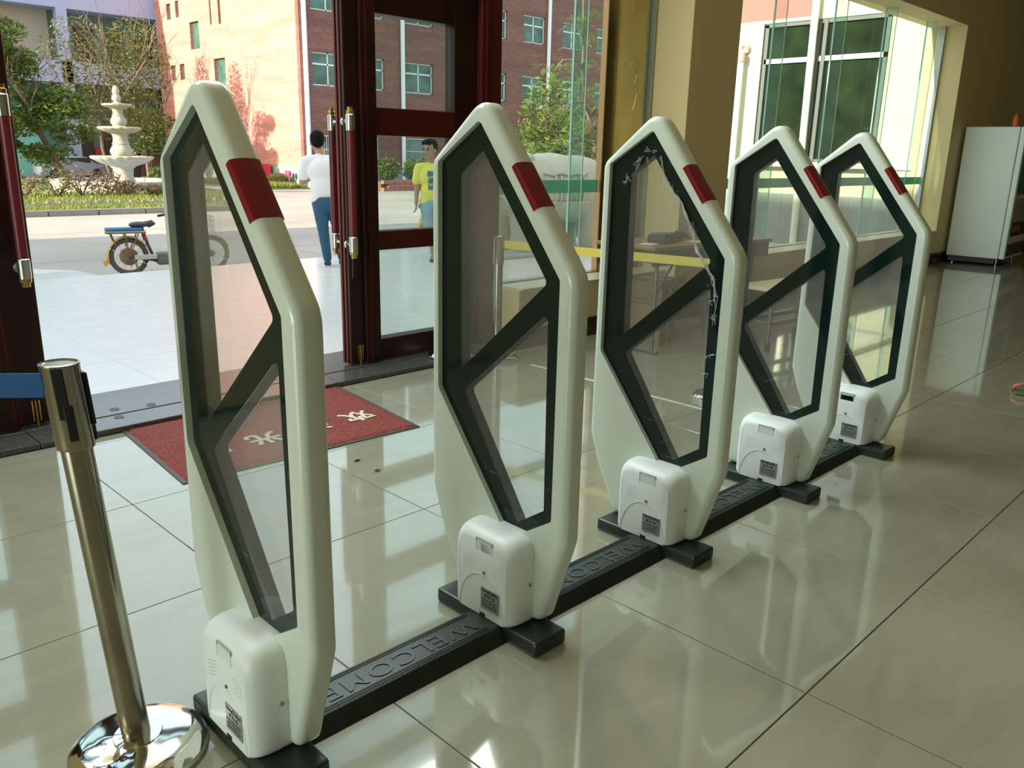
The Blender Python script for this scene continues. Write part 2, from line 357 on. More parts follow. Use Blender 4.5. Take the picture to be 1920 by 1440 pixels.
w2 = thing('window_2', 'large frameless glazed window with glass fins right of the pillar', 'window', kind='structure')
FX = [7.75, 9.02, 10.3, 11.58]
xs = [6.53] + FX + [12.14]
for a, b in zip(xs, xs[1:]): box('pane', a+.005, b-.005, 4.195, 4.205, .44, 3.03, M_glass, w2)
for x in FX: fin(w2, x, .446, 3.03)
box('sill_channel', 6.53, 12.14, 4.165, 4.23, .432, .45, M_alu, w2); box('side_channel', 12.125, 12.158, 4.16, 4.23, .45, 3.03, M_alu, w2); box('side_channel', 6.532, 6.56, 4.16, 4.23, .45, 3.03, M_alu, w2)
for x0_, x1_, nm in ((4.09, 4.88, 'wall'), (4.90, 5.233, 0), (6.56, 7.74, 0), (7.76, 9.01, 0), (9.03, 10.29, 0), (10.31, 11.57, 0), (11.59, 12.12, 0)):
    st = thing('glass_sticker', 'green warning strip on the glass pane ' + {4.09: 'next to the door jamb', 4.90: 'left of the brass panel', 6.56: 'right of the pillar', 7.76: 'second from the pillar', 9.03: 'in the middle of the big window', 10.31: 'fourth from the pillar', 11.59: 'at the far right end of the big window'}[x0_], 'sticker', (x0_, 4.194, 1.05), group='green warning strips on the glass')
    box('strip', 0, x1_-x0_, -.0012, 0, 0, .095, M_tape, st)
    s = '小心玻璃小心玻璃小心玻璃'; n_ = max(2, int((x1_-x0_-.03)/.125))
    for k in range(n_): me = text_mesh('letter', s[k], .062, .0003); xf(me, (.075+.125*k, -.0016, .047), (1, 0, 0), (0, 0, 1)); link('letter', me, M_tapetxt, st)

# ------------------------------------------------------------------ doors
def door(root, x0, x1, flip=False, handle_x=None, hy=(4.08, 4.32), sw=(.13, .265)):
    """leaf from x0 to x1; meeting stile at x0 (or at x1 when flip)"""
    S = (lambda x: x) if not flip else (lambda x: x0+x1-x)
    def b(nm, a, c, ya, yb, za, zb, m, **k): a, c = sorted((S(a), S(c))); return box(nm, a, c, ya, yb, za, zb, m, root, **k)
    b('stile', x0, x0+sw[0], 4.155, 4.245, .042, 2.27, M_wood, bev=.004, seg=1)
    b('edge_bead', x0-.006, x0, 4.185, 4.200, .042, 2.27, M_bead); b('edge_bead', x0-.006, x0, 4.222, 4.240, .042, 2.27, M_bead)
    b('stile_moulding', x0+sw[0], x0+sw[1], 4.13, 4.25, .042, 2.27, M_wood, bev=.006, seg=2)
    b('stile_bead', x0+sw[0]+.03, x0+sw[0]+.04, 4.122, 4.131, .042, 2.27, M_wood2)
    b('stile', x1-.19, x1, 4.15, 4.245, .042, 2.27, M_wood, bev=.004, seg=1)
    for za, zb in ((.042, .175), (.735, .85), (1.415, 1.575), (2.09, 2.27)):
        b('rail', x0+sw[1], x1-.19, 4.15, 4.245, za, zb, M_wood2 if za in (.735, 1.415) else M_wood, bev=.004, seg=1)
    for za, zb in ((.175, .735), (.85, 1.415), (1.575, 2.09)):
        b('pane', x0+sw[1]+.001, x1-.191, 4.195, 4.203, za, zb, M_glassd)
    bm = bmesh.new(); c = S(x0+.065)
    add_box(bm, c-.018, c-.012, 4.148, 4.156, .06, .16); add_box(bm, c+.012, c+.018, 4.148, 4.156, .06, .16); add_tube(bm, [(c, 4.15, .035), (c, 4.15, .16)], .005, 8)
    obj('floor_bolt', bm, M_gold, root)
    for y in hy:
        s_ = -1 if y < 4.2 else 1
        hx = S(handle_x+(-.02 if y < 4.2 else .022)*(not flip))
        h = lathe('pull_handle', [(.001, -.30), (.0235, -.30), (.0235, .30), (.001, .30)], M_grip, root, (hx, y, 1.135), 20)
        for sg in (-1, 1):
            bm = bmesh.new(); add_lathe(bm, [(.0265, 0), (.0265, .085), (.022, .09)], (hx, y, 1.135+sg*.30-(0 if sg > 0 else .09)), 20)
            add_tube(bm, [(hx, y, 1.135+sg*.35), (hx, y-s_*.03, 1.135+sg*.35), (hx, 4.2+s_*.046, 1.135+sg*.35)], .013, 10); add_tube(bm, [(hx, 4.2+s_*.060, 1.135+sg*.35), (hx, 4.2+s_*.046, 1.135+sg*.35)], .024, 14)
            o = obj('handle_cap', bm, M_steel, h); smooth_angle(o)
            z = 1.135+sg*.39
            lathe('cap_tip', [(.024, 0), (.024, .018), (.017, .022), (.017, .038), (.001, .038)] if sg > 0 else [(.001, -.038), (.017, -.038), (.017, -.022), (.024, -.018), (.024, 0)], M_gold, h, (hx, y, z), 8)
d2 = thing('door_2', 'dark mahogany glazed door leaf right of the opening, closed, with maroon pull handles', 'door', kind='structure')
door(d2, 2.862, 3.885, handle_x=2.875, hy=(4.09, 4.34), sw=(.10, .21))
refl = None
tube('cable_tie', [(2.88, 4.11, .785), (2.872, 4.10, .80), (2.86, 4.105, .74), (2.86, 4.11, .67), (2.865, 4.12, .585)], .007, M_blk, d2)
d1 = thing('door_1', 'dark mahogany glazed door leaf left of the opening at the picture edge', 'door', kind='structure')
door(d1, .065, 1.15, flip=True, handle_x=.125, hy=(4.06, 4.34))
fr = thing('trim_3', 'mahogany door frame with right jamb and head', 'door frame', kind='structure')
box('jamb', 3.89, 4.075, 4.11, 4.30, .03, 2.55, M_wood2, fr, .006, 1); box('jamb_bead', 3.93, 3.94, 4.098, 4.11, .03, 2.29, M_wood2, fr)
box('jamb', -.16, .06, 4.11, 4.30, .03, 2.55, M_wood2, fr, .006, 1); box('head', .06, 3.89, 4.11, 4.30, 2.285, 2.55, M_wood, fr, .006, 1)
box('transom_pane', .0, 4.0, 4.19, 4.20, 2.55, 4.05, M_glassd, fr); box('transom_bar', .0, 4.0, 4.13, 4.27, 2.93, 3.0, M_wood, fr)

# ------------------------------------------------------------------ security gates
PHI = 0.0135524
GX = [.778, 1.547, 2.305, 3.105, 3.857]
def gp(x, y, z=0): return (x*math.cos(PHI)+y*math.sin(PHI), -x*math.sin(PHI)+y*math.cos(PHI), z)
YC = 1.50
def yz(l): return [(y-YC, z) for y, z in l]
outline = rounded(yz([(1.622, 1.478), (1.278, 1.035), (1.276, .315), (1.358, .046), (1.71, .046), (1.80, .225), (1.837, .33), (1.837, 1.305)]), [.062, .09, .09, .035, .035, .09, .06, .05], 8)
panel = rounded(yz([(1.632, 1.412), (1.326, 1.026), (1.326, .371), (1.493, .262), (1.803, .649), (1.803, 1.303)]), [.015, .015, .012, .012, .03, .012], 4)
W1 = rounded(yz([(1.633, 1.335), (1.383, 1.010), (1.717, .718), (1.722, 1.272)]), [.004, .016, .004, .004], 4)
W2 = rounded(yz([(1.377, .935), (1.369, .385), (1.470, .315), (1.706, .655)]), [.014, .004, .006, .02], 4)
def frame_mesh(name, outer, hole, x0, x1, b, hb=.003):
    bm = bmesh.new(); n = len(outer); nr = []
    for i in range(n):
        t = (outer[(i+1) % n]-outer[i-1]).normalized(); nr.append(Vector((t.y, -t.x)))
    c = sum(outer, Vector((0, 0)))/n
    if nr[0].dot(outer[0]-c) < 0: nr = [-q for q in nr]
    prof = [(b*(1-math.sin(t)), x0+b*(1-math.cos(t))) for t in [PI/2*k/6 for k in range(6, -1, -1)]]  # inset 0 .. b at the front
    prof = [(b*(1-math.cos(t)), x0+b*(1-math.sin(t))) for t in [PI/2*k/6 for k in range(6, -1, -1)]] + [(b*.8*(1-math.cos(t)), x1-b*.8*(1-math.sin(t))) for t in [PI/2*k/6 for k in range(7)]]
    rings = [[bm.verts.new((x, (outer[i]-nr[i]*ins).x, (outer[i]-nr[i]*ins).y)) for i in range(n)] for ins, x in prof]
    for A, B in zip(rings, rings[1:]):
        for i in range(n): bm.faces.new((A[i], A[(i+1) % n], B[(i+1) % n], B[i]))
    m = len(hole); H = [[bm.verts.new((x, p.x, p.y)) for p in hole] for x in (x0, x1)]
    for i in range(m): bm.faces.new((H[0][i], H[1][i], H[1][(i+1) % m], H[0][(i+1) % m]))
    for ring, hr_ in ((rings[0], H[0]), (rings[-1], H[1])):
        es = [bm.edges.get((ring[i], ring[(i+1) % n])) for i in range(n)] + [bm.edges.get((hr_[i], hr_[(i+1) % m])) for i in range(m)]
        bmesh.ops.triangle_fill(bm, use_beauty=True, use_dissolve=False, edges=es)
    bmesh.ops.recalc_face_normals(bm, faces=bm.faces); me = bpy.data.meshes.new(name); bm.to_mesh(me); bm.free(); return me
me_frame = frame_mesh('frame', outline, panel, -.014, .052, .021)
me_bord = plate_mesh('printed_border', [panel, W1, W2], .0012)
me_w1 = plate_mesh('clear_window', [W1], .001); me_w2 = plate_mesh('clear_window', [W2], .001)
M_scr = mat('black_acrylic_scratched', (.005, .016, .015), .07, spec=.33)
def add_scratches(m):
    n = m.node_tree; b = n.nodes['Principled BSDF']; tc = n.nodes.new('ShaderNodeTexCoord'); mp = n.nodes.new('ShaderNodeMapping'); mp.inputs['Rotation'].default_value = (.55, 0, 0); mp.inputs['Scale'].default_value = (1, 14, 150)
    t = n.nodes.new('ShaderNodeTexNoise'); t.inputs['Scale'].default_value = 1.6; t.inputs['Detail'].default_value = 3
    n.links.new(tc.outputs['Object'], mp.inputs[0]); n.links.new(mp.outputs[0], t.inputs['Vector'])
    r = n.nodes.new('ShaderNodeMapRange'); r.inputs[1].default_value = .66; r.inputs[2].default_value = .74
    sx = n.nodes.new('ShaderNodeSeparateXYZ'); n.links.new(tc.outputs['Object'], sx.inputs[0])
    r2 = n.nodes.new('ShaderNodeMapRange'); r2.inputs[1].default_value = .55; r2.inputs[2].default_value = .40; n.links.new(sx.outputs[2], r2.inputs[0])
    mu = n.nodes.new('ShaderNodeMath'); mu.operation = 'MULTIPLY'; n.links.new(t.outputs['Fac'], r.inputs[0]); n.links.new(r.outputs[0], mu.inputs[0]); n.links.new(r2.outputs[0], mu.inputs[1])
    mx = n.nodes.new('ShaderNodeMix'); mx.data_type = 'RGBA'; mx.inputs[6].default_value = (.007, .018, .016, 1); mx.inputs[7].default_value = (.30, .31, .28, 1)
    n.links.new(mu.outputs[0], mx.inputs[0]); n.links.new(mx.outputs[2], b.inputs['Base Color'])
add_scratches(M_scr)
for me_, m_ in ((me_frame, M_white), (me_bord, M_scr), (me_w1, M_acry), (me_w2, M_acry)): me_.materials.append(m_)
me_frame.shade_smooth(); me_frame.set_sharp_from_angle(angle=math.radians(38))
def make_gate():
    g = thing('security_gate', 'x', 'security gate', gp(GX[0], YC), -PHI, group='white security gate antennas in a row')
    link('frame', me_frame, None, g)
    for nm, x in (('front_panel', .002), ('rear_panel', .036)):
        p = link(nm, me_bord, None, g); p.location = (x, 0, 0)
        for mm in (me_w1, me_w2): q = link('clear_window', mm, None, p); q.location = (.0002, 0, 0)
    # red alarm lamp wrapped over the sloping right shoulder edge
    a = Vector((0, 1.622-YC, 1.478)); b = Vector((0, 1.278-YC, 1.035)); d = (b-a).normalized(); nrm = Vector((0, -d.z, d.y)); nrm = nrm if nrm.y < 0 else -nrm
    bm = bmesh.new()
    prof = [(-.0150, -.021), (-.0150, -.012)] + [(.019-.0340*math.cos(t)**1, -.012+.0132*math.sin(t)**.6) for t in [PI*k/18 for k in range(1, 18)]] + [(.0532, -.012), (.0532, -.021)]
    rings = []
    for s in (.215, .350):
        p0 = a+d*s; rings.append([bm.verts.new((px, (p0+nrm*pn).y, (p0+nrm*pn).z)) for px, pn in prof])  # follows the rounded edge
    for k in range(len(prof)-1): bm.faces.new((rings[0][k], rings[0][k+1], rings[1][k+1], rings[1][k]))
    bm.faces.new(rings[0][::-1]); bm.faces.new(rings[1]); bmesh.ops.recalc_face_normals(bm, faces=bm.faces)
    smooth_angle(obj('alarm_light', bm, M_red, g, label='red alarm lamp lens'), 35)
    # controller housing
    bm = bmesh.new(); sec = rounded([(-.118, .044), (.132, .044), (.132, .302), (-.118, .302)], [.02, .02, .055, .055], 6)
    lay = [(.004, 1.0), (-.045, 1.0), (-.066, .985), (-.082, .955), (-.093, .91), (-.100, .85)]
    cy, cz = .007, .17; R = []
    for x, k in lay:
        ring = []
        for p in sec:
            sh = (1-k)*.145; yy = p[0]; zz = p[1]
            yy = cy+(yy-cy)*(1-sh*1.15/.125); zz = .044+(zz-.044)*(1-sh*1.5/.258)
            ring.append(bm.verts.new((x, yy, zz)))
        R.append(ring)
    for A, B in zip(R, R[1:]):
        for k in range(len(sec)): bm.faces.new((A[k], A[(k+1) % len(sec)], B[(k+1) % len(sec)], B[k]))
    bm.faces.new(R[-1]); bm.faces.new(R[0][::-1]); bmesh.ops.recalc_face_normals(bm, faces=bm.faces)
    hb = obj('controller_housing', bm, M_boxw, g); smooth_angle(hb, 28)
    # recessed latch window at the top of the housing
    bm = bmesh.new(); add_box(bm, -.1000, -.070, -.034, .030, .244, .280, .002, 1); obj('latch', bm, mat('latch_white', (.80, .83, .85), .3), hb)
    bm = bmesh.new()
    for q in ((-.1006, -.034, .030, .280, .2815), (-.1006, .030, .0312, .244, .2815), (-.1006, -.0352, -.034, .244, .2815)): add_box(bm, q[0], q[0]+.004, q[1], q[2], q[3], q[4])
    obj('latch_frame', bm, mat('mid_grey_plastic', (.40, .42, .42), .5), hb)  # plain grey bars edging the latch
    # moulded arch line
    bm = bmesh.new(); pts = [(-.1003, .007+.092*math.cos(t), .046+.128*math.sin(t)) for t in [PI*k/24 for k in range(25)]]; add_tube(bm, pts, .0014, 5); obj('arch_line', bm, MATS['latch_white'], hb)
    for yy, zz in ((-.004, .182),):
        lathe('screw', [(.0045, 0), (.0045, .003), (.001, .003)], mat('screw_grey', (.16, .17, .16), .4, metal=.7), hb, mtx=Matrix.Translation((-.0995, yy, zz)) @ Matrix.Rotation(-PI/2, 4, 'Y'), seg=12)
    for sg, yy in ((-1, -.1175), (1, .1315)):
        lathe('screw', [(.0055, 0), (.0055, .002), (.001, .002)], mat('screw_brown', (.35, .30, .22), .5), hb, mtx=Matrix.Translation((-.03, yy-(.001 if sg < 0 else -.001), .165)) @ Matrix.Rotation(sg*-PI/2, 4, 'X'), seg=12)
    bm = bmesh.new()
    for cy_, s_ in ((.062, 1), (-.058, -1)):
        for i in range(5):
            for j in range(5):
                yy = cy_+s_*(i-2)*.008; zz = .222-j*.009-(i*.003 if s_ > 0 else -i*0)
                bmesh.ops.create_icosphere(bm, subdivisions=1, radius=.0012, matrix=Matrix.Translation((-.1003, yy, zz)))
    o = obj('speaker_dots', bm, MATS['mid_grey_plastic'], hb); o['kind'] = 'stuff'
    npb = box('nameplate', -.1025, -.0995, -.068, .007, .072, .138, M_plate, hb, .001, 1, label='small grey printed nameplate')
    # lettering merged on the nameplate surface (third level already used: one object per housing)
    bm = bmesh.new()
    for s, sz, z in (('HongTaiAn', .0135, .141), ('M A I R', .0125, .126), ('SPECIFICATION 58KHZ', .0062, .113), ('INPUT AC220V 50HZ', .0062, .104), ('MADE IN SHENZHEN', .0062, .095)):
        me = text_mesh('t', s, sz, .0002, spacing=1.05, off=.0004 if sz > .01 else 0); xf(me, (-.1028, -.0305, z-.011), (0, -1, 0), (0, 0, 1)); bm.from_mesh(me)
    obj('nameplate_print', bm, M_ink, hb)
    bm = bmesh.new(); add_box(bm, -.1015, -.09, -.012, .014, .043, .056, .003, 1); obj('cable_notch', bm, M_blk, hb)
    box('foot_plate', -.095, .030, -.208, .212, 0, .044, M_rub, g, .008, 2)
    # black cable end poking out at the bottom corner
    bm = bmesh.new(); add_tube(bm, [(-.03, -.105, .05), (-.035, -.112, .06), (-.03, -.106, .072), (-.02, -.112, .068)], .004, 6); obj('cable_end', bm, M_blk, g)
    return g
GL = ['nearest white security gate with a red lamp, beside the steel post', 'second security gate from the left, with one walkway on each side', 'middle security gate with torn plastic film hanging on its dark panel',
      'fourth security gate from the left, in front of the farthest one', 'farthest security gate at the right end of the row']
g0 = make_gate(); gates = []
for i, x in enumerate(GX):
    g = g0 if i == 0 else copy_tree(g0)
    g.location = gp(x, YC); g['label'] = GL[i]; gates.append(g)
# torn plastic film on the middle gate
def strip(bm, pts, wd, zj=.010):
    vs = []
    for i, p in enumerate(pts):
        d = Vector(pts[min(i+1, len(pts)-1)])-Vector(pts[max(i-1, 0)]); n_ = Vector((0, -d.z, d.y)).normalized(); wv = wd*random.uniform(.35, 1.3)
        a = Vector(p)+n_*wv/2; b = Vector(p)-n_*wv/2; a.x -= random.random()*zj; b.x -= random.random()*zj; vs.append((bm.verts.new(a), bm.verts.new(b)))
    for (a, b), (c, d) in zip(vs, vs[1:]): bm.faces.new((a, b, d, c))
M_film = glass('wrinkled_film', (.85, .87, .86), haze=.55, hazecol=(.9, .9, .9))
bm = bmesh.new()
path = [(1.60, 1.33), (1.585, 1.26), (1.55, 1.225), (1.51, 1.19), (1.48, 1.14), (1.455, 1.09), (1.43, 1.04), (1.40, 1.0), (1.37, .965), (1.355, .92), (1.350, .85), (1.345, .80)]
pf = [Vector((0, a[0], a[1])).lerp(Vector((0, b[0], b[1])), t) for a, b in zip(path, path[1:]) for t in (0, .25, .5, .75)]
for k in range(7):
    o1, w1 = random.uniform(-.008, .008), random.uniform(.5, 1.2); add_tube(bm, [(-.004-.004*random.random(), p.y-YC+o1*w1*math.sin(i*.7+k)+random.uniform(-.003, .003), p.z+random.uniform(-.003, .003)) for i, p in enumerate(pf[k % 3*5:len(pf)-k % 4*5])], random.choice((.0006, .0009, .0014)), 5)
for k in range(26):
    p = pf[random.randint(4, len(pf)-3)]; add_tube(bm, [(-.003, p.y-YC+random.uniform(-.010, .010), p.z+random.uniform(-.02, .02)) for _ in range(3)], .0005, 4)
strip(bm, [(-.0035, p.y-YC+.004*math.sin(i), p.z) for i, p in enumerate(pf[22:34])], .008)
for k in range(26):
    y, z = random.choice([(random.uniform(1.60, 1.78), 0), (random.uniform(1.345, 1.38), 1)])
    z = (1.37-abs(y-1.63)*.75-random.random()*.05) if not z else random.uniform(.6, 1.0)
    strip(bm, [(-.003, y-YC+random.uniform(-.012, .012), z+random.uniform(-.012, .012)) for _ in range(4)], .0022)
obj('torn_film', bm, M_film, gates[2], label='crumpled torn strips of clear protective film')
# floor beams with moulded lettering
def beam(i, x0, x1, label):
    L = x1-x0
    t = thing('cable_cover', label, 'cable cover', gp(x0, 1.49), -PHI, group='dark rubber floor cable covers between the gates')
    bm = bmesh.new(); P = [(-.088, 0), (-.060, .040), (-.054, .042), (.054, .042), (.060, .040), (.088, 0)]
    r0 = [bm.verts.new((0, y, z)) for y, z in P]; r1 = [bm.verts.new((L, y, z)) for y, z in P]
    for k in range(5): bm.faces.new((r0[k], r1[k], r1[k+1], r0[k+1]))
    bm.faces.new(r0); bm.faces.new(r1[::-1]); bm.faces.new((r0[5], r1[5], r1[0], r0[0])); bmesh.ops.recalc_face_normals(bm, faces=bm.faces); obj('cover_body', bm, M_rub, t)
    for y in (-.050, -.042, .042, .050): box('groove_rib', .05, L-.035, y-.0016, y+.0016, .042, .0436, mat('rubber_groove', (.006, .009, .008), .6), t)
    me = text_mesh('lettering', 'WELCOME', .083, .0013, spacing=1.12); sx = (L-.16)/max(v.co.x for v in me.vertices)/2; me.transform(Matrix.Diagonal((sx, .92, 1, 1)))
    for q in letters(me, M_rubtxt, t): link('letter', xf(q, (L*.54, 0, .043), (-1, 0, 0), (0, -1, 0)), M_rubtxt, t)
BL = ['rubber cable cover between the nearest gate and the second one', 'rubber cable cover between the second and the middle gate', 'rubber cable cover between the middle and the fourth gate', 'rubber cable cover between the fourth and the farthest gate']
for i in range(4): beam(i, GX[i]+.031, GX[i+1]-.096, BL[i])

# ------------------------------------------------------------------ stanchions and belts
def stanchion(loc, h, label, lean=None, clean=False, rz=0):
    t = thing('belt_stanchion', label, 'stanchion', loc, rz)
    M = Matrix.Identity(4) if not lean else Matrix.Shear('XY', 4, (0, 0))
    if lean: M = Matrix(((1, 0, lean[0]/h, 0), (0, 1, lean[1]/h, 0), (0, 0, 1, 0), (0, 0, 0, 1)))
    def dent(a, r, z): return 1
    bm = bmesh.new(); add_lathe(bm, [(.146, 0), (.148, .006), (.146, .018), (.138, .026), (.12, .036), (.08, .043), (.052, .046), (.050, .050), (.001, .050)], seg=64)
    if lean:
        bmesh.ops.subdivide_edges(bm, edges=[e for e in bm.edges if e.calc_length() > .02 and max(v.co.z for v in e.verts) > .02], cuts=2)
        for v in bm.verts:
            d = (v.co.xy-Vector((-.075, -.035))).length
            if v.co.z > .022 and d < .07: v.co.z -= .012*(1-d/.07)*(1+.5*noise.noise(v.co*60))+.003*noise.noise(v.co*45)
    base = obj('base', bm, M_dome, t, label='domed round steel base, dented on one side' if lean else None); smooth_angle(base, 30)
    lathe('post', [(.001, .046), (.030, .046), (.030, h-.165), (.001, h-.165)], M_stain, t, mtx=M, seg=40)
    hd = lathe('head', [(.001, h-.172), (.0355, h-.172), (.0365, h-.166), (.0365, h-.002), (.0375, h), (.0375, h+.004), (.034, h+.005), (.032, h+.002), (.001, h+.002)], M_stain, t, mtx=M, seg=40)
    return t, hd, M
st, hd, MM = stanchion((.556, 1.646, 0), .905, 'leaning steel stanchion with blue belt and dented base at the left front', lean=(-.051, .051))
# slots and belt clip of the near head
for ang, w_, z0_, z1_ in ((-2.05, .011, .80, .905), (-1.85, .009, .755, .83), (.05, .016, .775, .885), (.12, .010, .74, .80)):
    bm = bmesh.new(); add_box(bm, .034, .043 if ang > -1 else .0385, -w_, w_, z0_, z1_, .002, 1)
    obj('belt_slot', bm, M_blk, hd).data.transform(MM @ Matrix.Rotation(ang, 4, 'Z'))
def belt(name, a, b, h, m, label, sag=.012):
    a = Vector(a); b = Vector(b); n_ = 14; bm = bmesh.new(); d = (b-a); nn = Vector((-d.y, d.x, 0)).normalized()*.0012; rows = []
    for i in range(n_+1):
        p = a.lerp(b, i/n_); p.z -= sag*math.sin(PI*i/n_)
        rows.append([bm.verts.new(p+s*nn+Vector((0, 0, q))) for s, q in ((-1, -h/2), (1, -h/2), (1, h/2), (-1, h/2))])
    for r, s in zip(rows, rows[1:]):
        for k in range(4): bm.faces.new((r[k], s[k], s[(k+1) % 4], r[(k+1) % 4]))
    bm.faces.new(rows[0]); bm.faces.new(rows[-1][::-1]); bmesh.ops.recalc_face_normals(bm, faces=bm.faces)
    return tag(obj(name, bm, m), label, 'belt')
st3, _, _ = stanchion((-1.05, 2.96, 0), .905, 'steel stanchion holding the far end of the blue belt')
belt('barrier_belt', (.507-.030, 1.697+.024, .862), (-1.05+.028, 2.96-.024, .862), .050, M_blu, 'blue retractable belt running left from the leaning steel post', 0)
stanchion((3.77, 3.80, .0), .81, 'dark-topped stanchion holding the yellow belt in front of the low sill wall')
stanchion((4.085, 2.30, 0), .81, 'steel stanchion behind the middle gate holding the end of the yellow belt')
stanchion((3.50, 3.965, .03), .81, 'steel stanchion with round base by the right door leaf')
belt('barrier_belt', (3.785, 3.768, .765), (4.075, 2.336, .765), .05, M_yel, 'yellow belt stretched in front of the wooden table', .0)

# ------------------------------------------------------------------ mat
mt = thing('door_mat', 'red coiled-vinyl door mat with white lettering in front of the threshold', 'mat', (1.9, 3.49, 0), 0)
M_matr = mat('red_coil_vinyl', (.27, .045, .033), .8, noise_s=90, noise_a=.6, bump=1.0, bump_s=160)
bm = bmesh.new(); q = [(-.505, .405), (.680, .405), (.572, -.445), (-.575, -.385)]
def quad_slab(bm, q, z0, z1):
    lo = [bm.verts.new((x, y, z0)) for x, y in q]; hi = [bm.verts.new((x, y, z1)) for x, y in q]
    bm.faces.new(lo); bm.faces.new(hi[::-1])
    for k in range(4): bm.faces.new((lo[k], hi[k], hi[(k+1) % 4], lo[(k+1) % 4]))
    bmesh.ops.recalc_face_normals(bm, faces=bm.faces)
quad_slab(bm, [(-.525, .412), (.697, .412), (.588, -.462), (-.595, -.402)], .0, .005); obj('rubber_border', bm, mat('mat_rubber', (.07, .055, .05), .5), mt)
bm = bmesh.new(); n_ = 60; G = {}
for i in range(n_+1):
    for j in range(n_+1):
        u, v = i/n_, j/n_
        a = Vector(q[3]).lerp(Vector(q[2]), u); b = Vector(q[0]).lerp(Vector(q[1]), u); p = a.lerp(b, v)
        G[i, j] = bm.verts.new((p.x, p.y, .012+.003*random.random() if 0 < i < n_ and 0 < j < n_ else .005))
for i in range(n_):
    for j in range(n_): bm.faces.new((G[i, j], G[i+1, j], G[i+1, j+1], G[i, j+1]))
o = obj('pile', bm, M_matr, mt, True); 
for s, x in (('欢', .43), ('迎', .17), ('光', -.09), ('临', -.35)):
    me = text_mesh('lettering', s, .16, .001, off=.004); xf(me, (x, -.14, .0165), (-1, 0, 0), (0, -1, 0)); link('letter', me, mat('mat_white', (.70, .62, .52), .8), mt)

# scraps on the floor
for (x, y, s, a, lb) in ((1.982, 2.84, .022, .2, 'dark leaf scrap on the floor tile nearer the red mat'), (1.976, 2.682, .022, .9, 'dark leaf scrap on the floor tile beyond the beam')):
    bm = bmesh.new(); c = [bm.verts.new((x+s*math.cos(t)*random.uniform(.4, 1), y+s*.35*math.sin(t)*random.uniform(.5, 1), .003+.004*random.random())) for t in [2*PI*k/9 for k in range(9)]]; f = bm.faces.new(c)
    r = bmesh.ops.extrude_face_region(bm, geom=[f]); [setattr(v.co, 'z', v.co.z+.002) for v in r['geom'] if isinstance(v, bmesh.types.BMVert)]
    tag(obj('leaf_scrap', bm, mat('dry_leaf', (.03, .03, .022), .7)), lb, 'scrap')
tag(box('tape_strip', 3.828, 3.852, 2.25, 3.55, .0004, .0016, mat('white_tape', (.78, .8, .82), .3)), 'thin white tape strip on the floor behind the second gate', 'tape')

# ------------------------------------------------------------------ table, boxes, stool
M_tabl = mat('table_wood', (.34, .20, .09), .3, noise_s=6, noise_a=.2); M_leg = mat('grey_metal', (.16, .18, .18), .35, metal=.6); M_apr = mat('dark_apron', (.06, .05, .045), .4)
tb = thing('folding_table', 'wooden topped folding table with grey metal legs behind the middle gate', 'table', (5.02, 3.36, 0), math.radians(-5))
box('tabletop', -.42, .95, -.24, .30, .725, .75, M_tabl, tb, .004, 1); box('apron', -.40, .93, -.225, -.205, .62, .724, M_apr, tb); box('apron', -.40, -.38, -.20, .28, .64, .724, M_apr, tb)
for x in (-.30, .80):
    for y in (-.17, .22):
        tube('leg', [(x, y, .724), (x, y, .02)], .014, M_leg, tb)
    tube('foot_bar', [(x, -.22, .015), (x, .27, .015)], .014, M_leg, tb); tube('brace', [(x, -.17, .35), (x, .22, .35)], .010, M_leg, tb)
    tube('brace', [(x, -.17, .40), (x+.17*(1 if x < 0 else -1), -.17, .62)], .009, M_leg, tb)
bxx = thing('cardboard_box', 'tall brown cardboard box standing under the wooden table', 'box', (5.10, 3.50, 0), .25)
M_card = mat('cardboard', (.30, .20, .12), .8, noise_s=5, noise_a=.1)
box('carton', -.16, .18, -.12, .12, .0, .46, M_card, bxx); bm = bmesh.new(); add_box(bm, -.16, .18, -.13, -.126, .44, .50, mtx=Matrix.Rotation(.1, 4, 'X')); obj('flap', bm, M_card, bxx)
box('tape', -.01, .03, -.1215, .1215, .0, .4615, mat('packing_tape', (.45, .36, .22), .3), bxx)
dv = thing('label_printer', 'black desktop device on the wooden table top', 'device', (4.92, 3.33, .75), .1); box('body', -.10, .09, -.07, .07, 0, .055, M_blk, dv, .008, 2); box('lid', -.09, .08, -.06, .06, .055, .066, mat('dark_grey', (.05, .055, .06), .4), dv, .004, 1)
cb = thing('cable_bundle', 'bundle of black cables lying behind the black device', 'cable', (5.16, 3.40, .75))
for k in range(7):
    tube('cable', [(random.uniform(-.10, .12), random.uniform(-.06, .08), .012+.045*random.random()*(i % 2)) for i in range(7)], .009, M_blk, cb, seg=6)
for x, y, a, lb in ((4.74, 3.32, .3, 'sheet of paper left of the black device'), (5.22, 3.23, -.2, 'sheet of paper right of the black device')):
    o = box('paper_sheet', -.07, .07, -.05, .05, 0, .002, mat('paper', (.75, .76, .78), .6)); o.location = (x, y, .7505); o.rotation_euler = (0, 0, a); tag(o, lb, 'paper')
so = thing('low_bench', 'small bench with cream seat and grey metal frame behind the fourth gate', 'bench', (5.80, 2.80, 0), -.10)
box('seat', -.42, .40, -.14, .14, .43, .46, mat('cream_seat', (.68, .60, .42), .4), so, .006, 1)
for x in (-.36, .34): 
    for y in (-.11, .11): tube('leg', [(x, y, .43), (x, y, .012)], .013, M_leg, so); lathe('foot_cap', [(.02, 0), (.02, .05), (.014, .06)], M_blk, so, (x, y, 0), 12)
    tube('stretcher', [(x, -.11, .2), (x, .11, .2)], .011, M_leg, so)
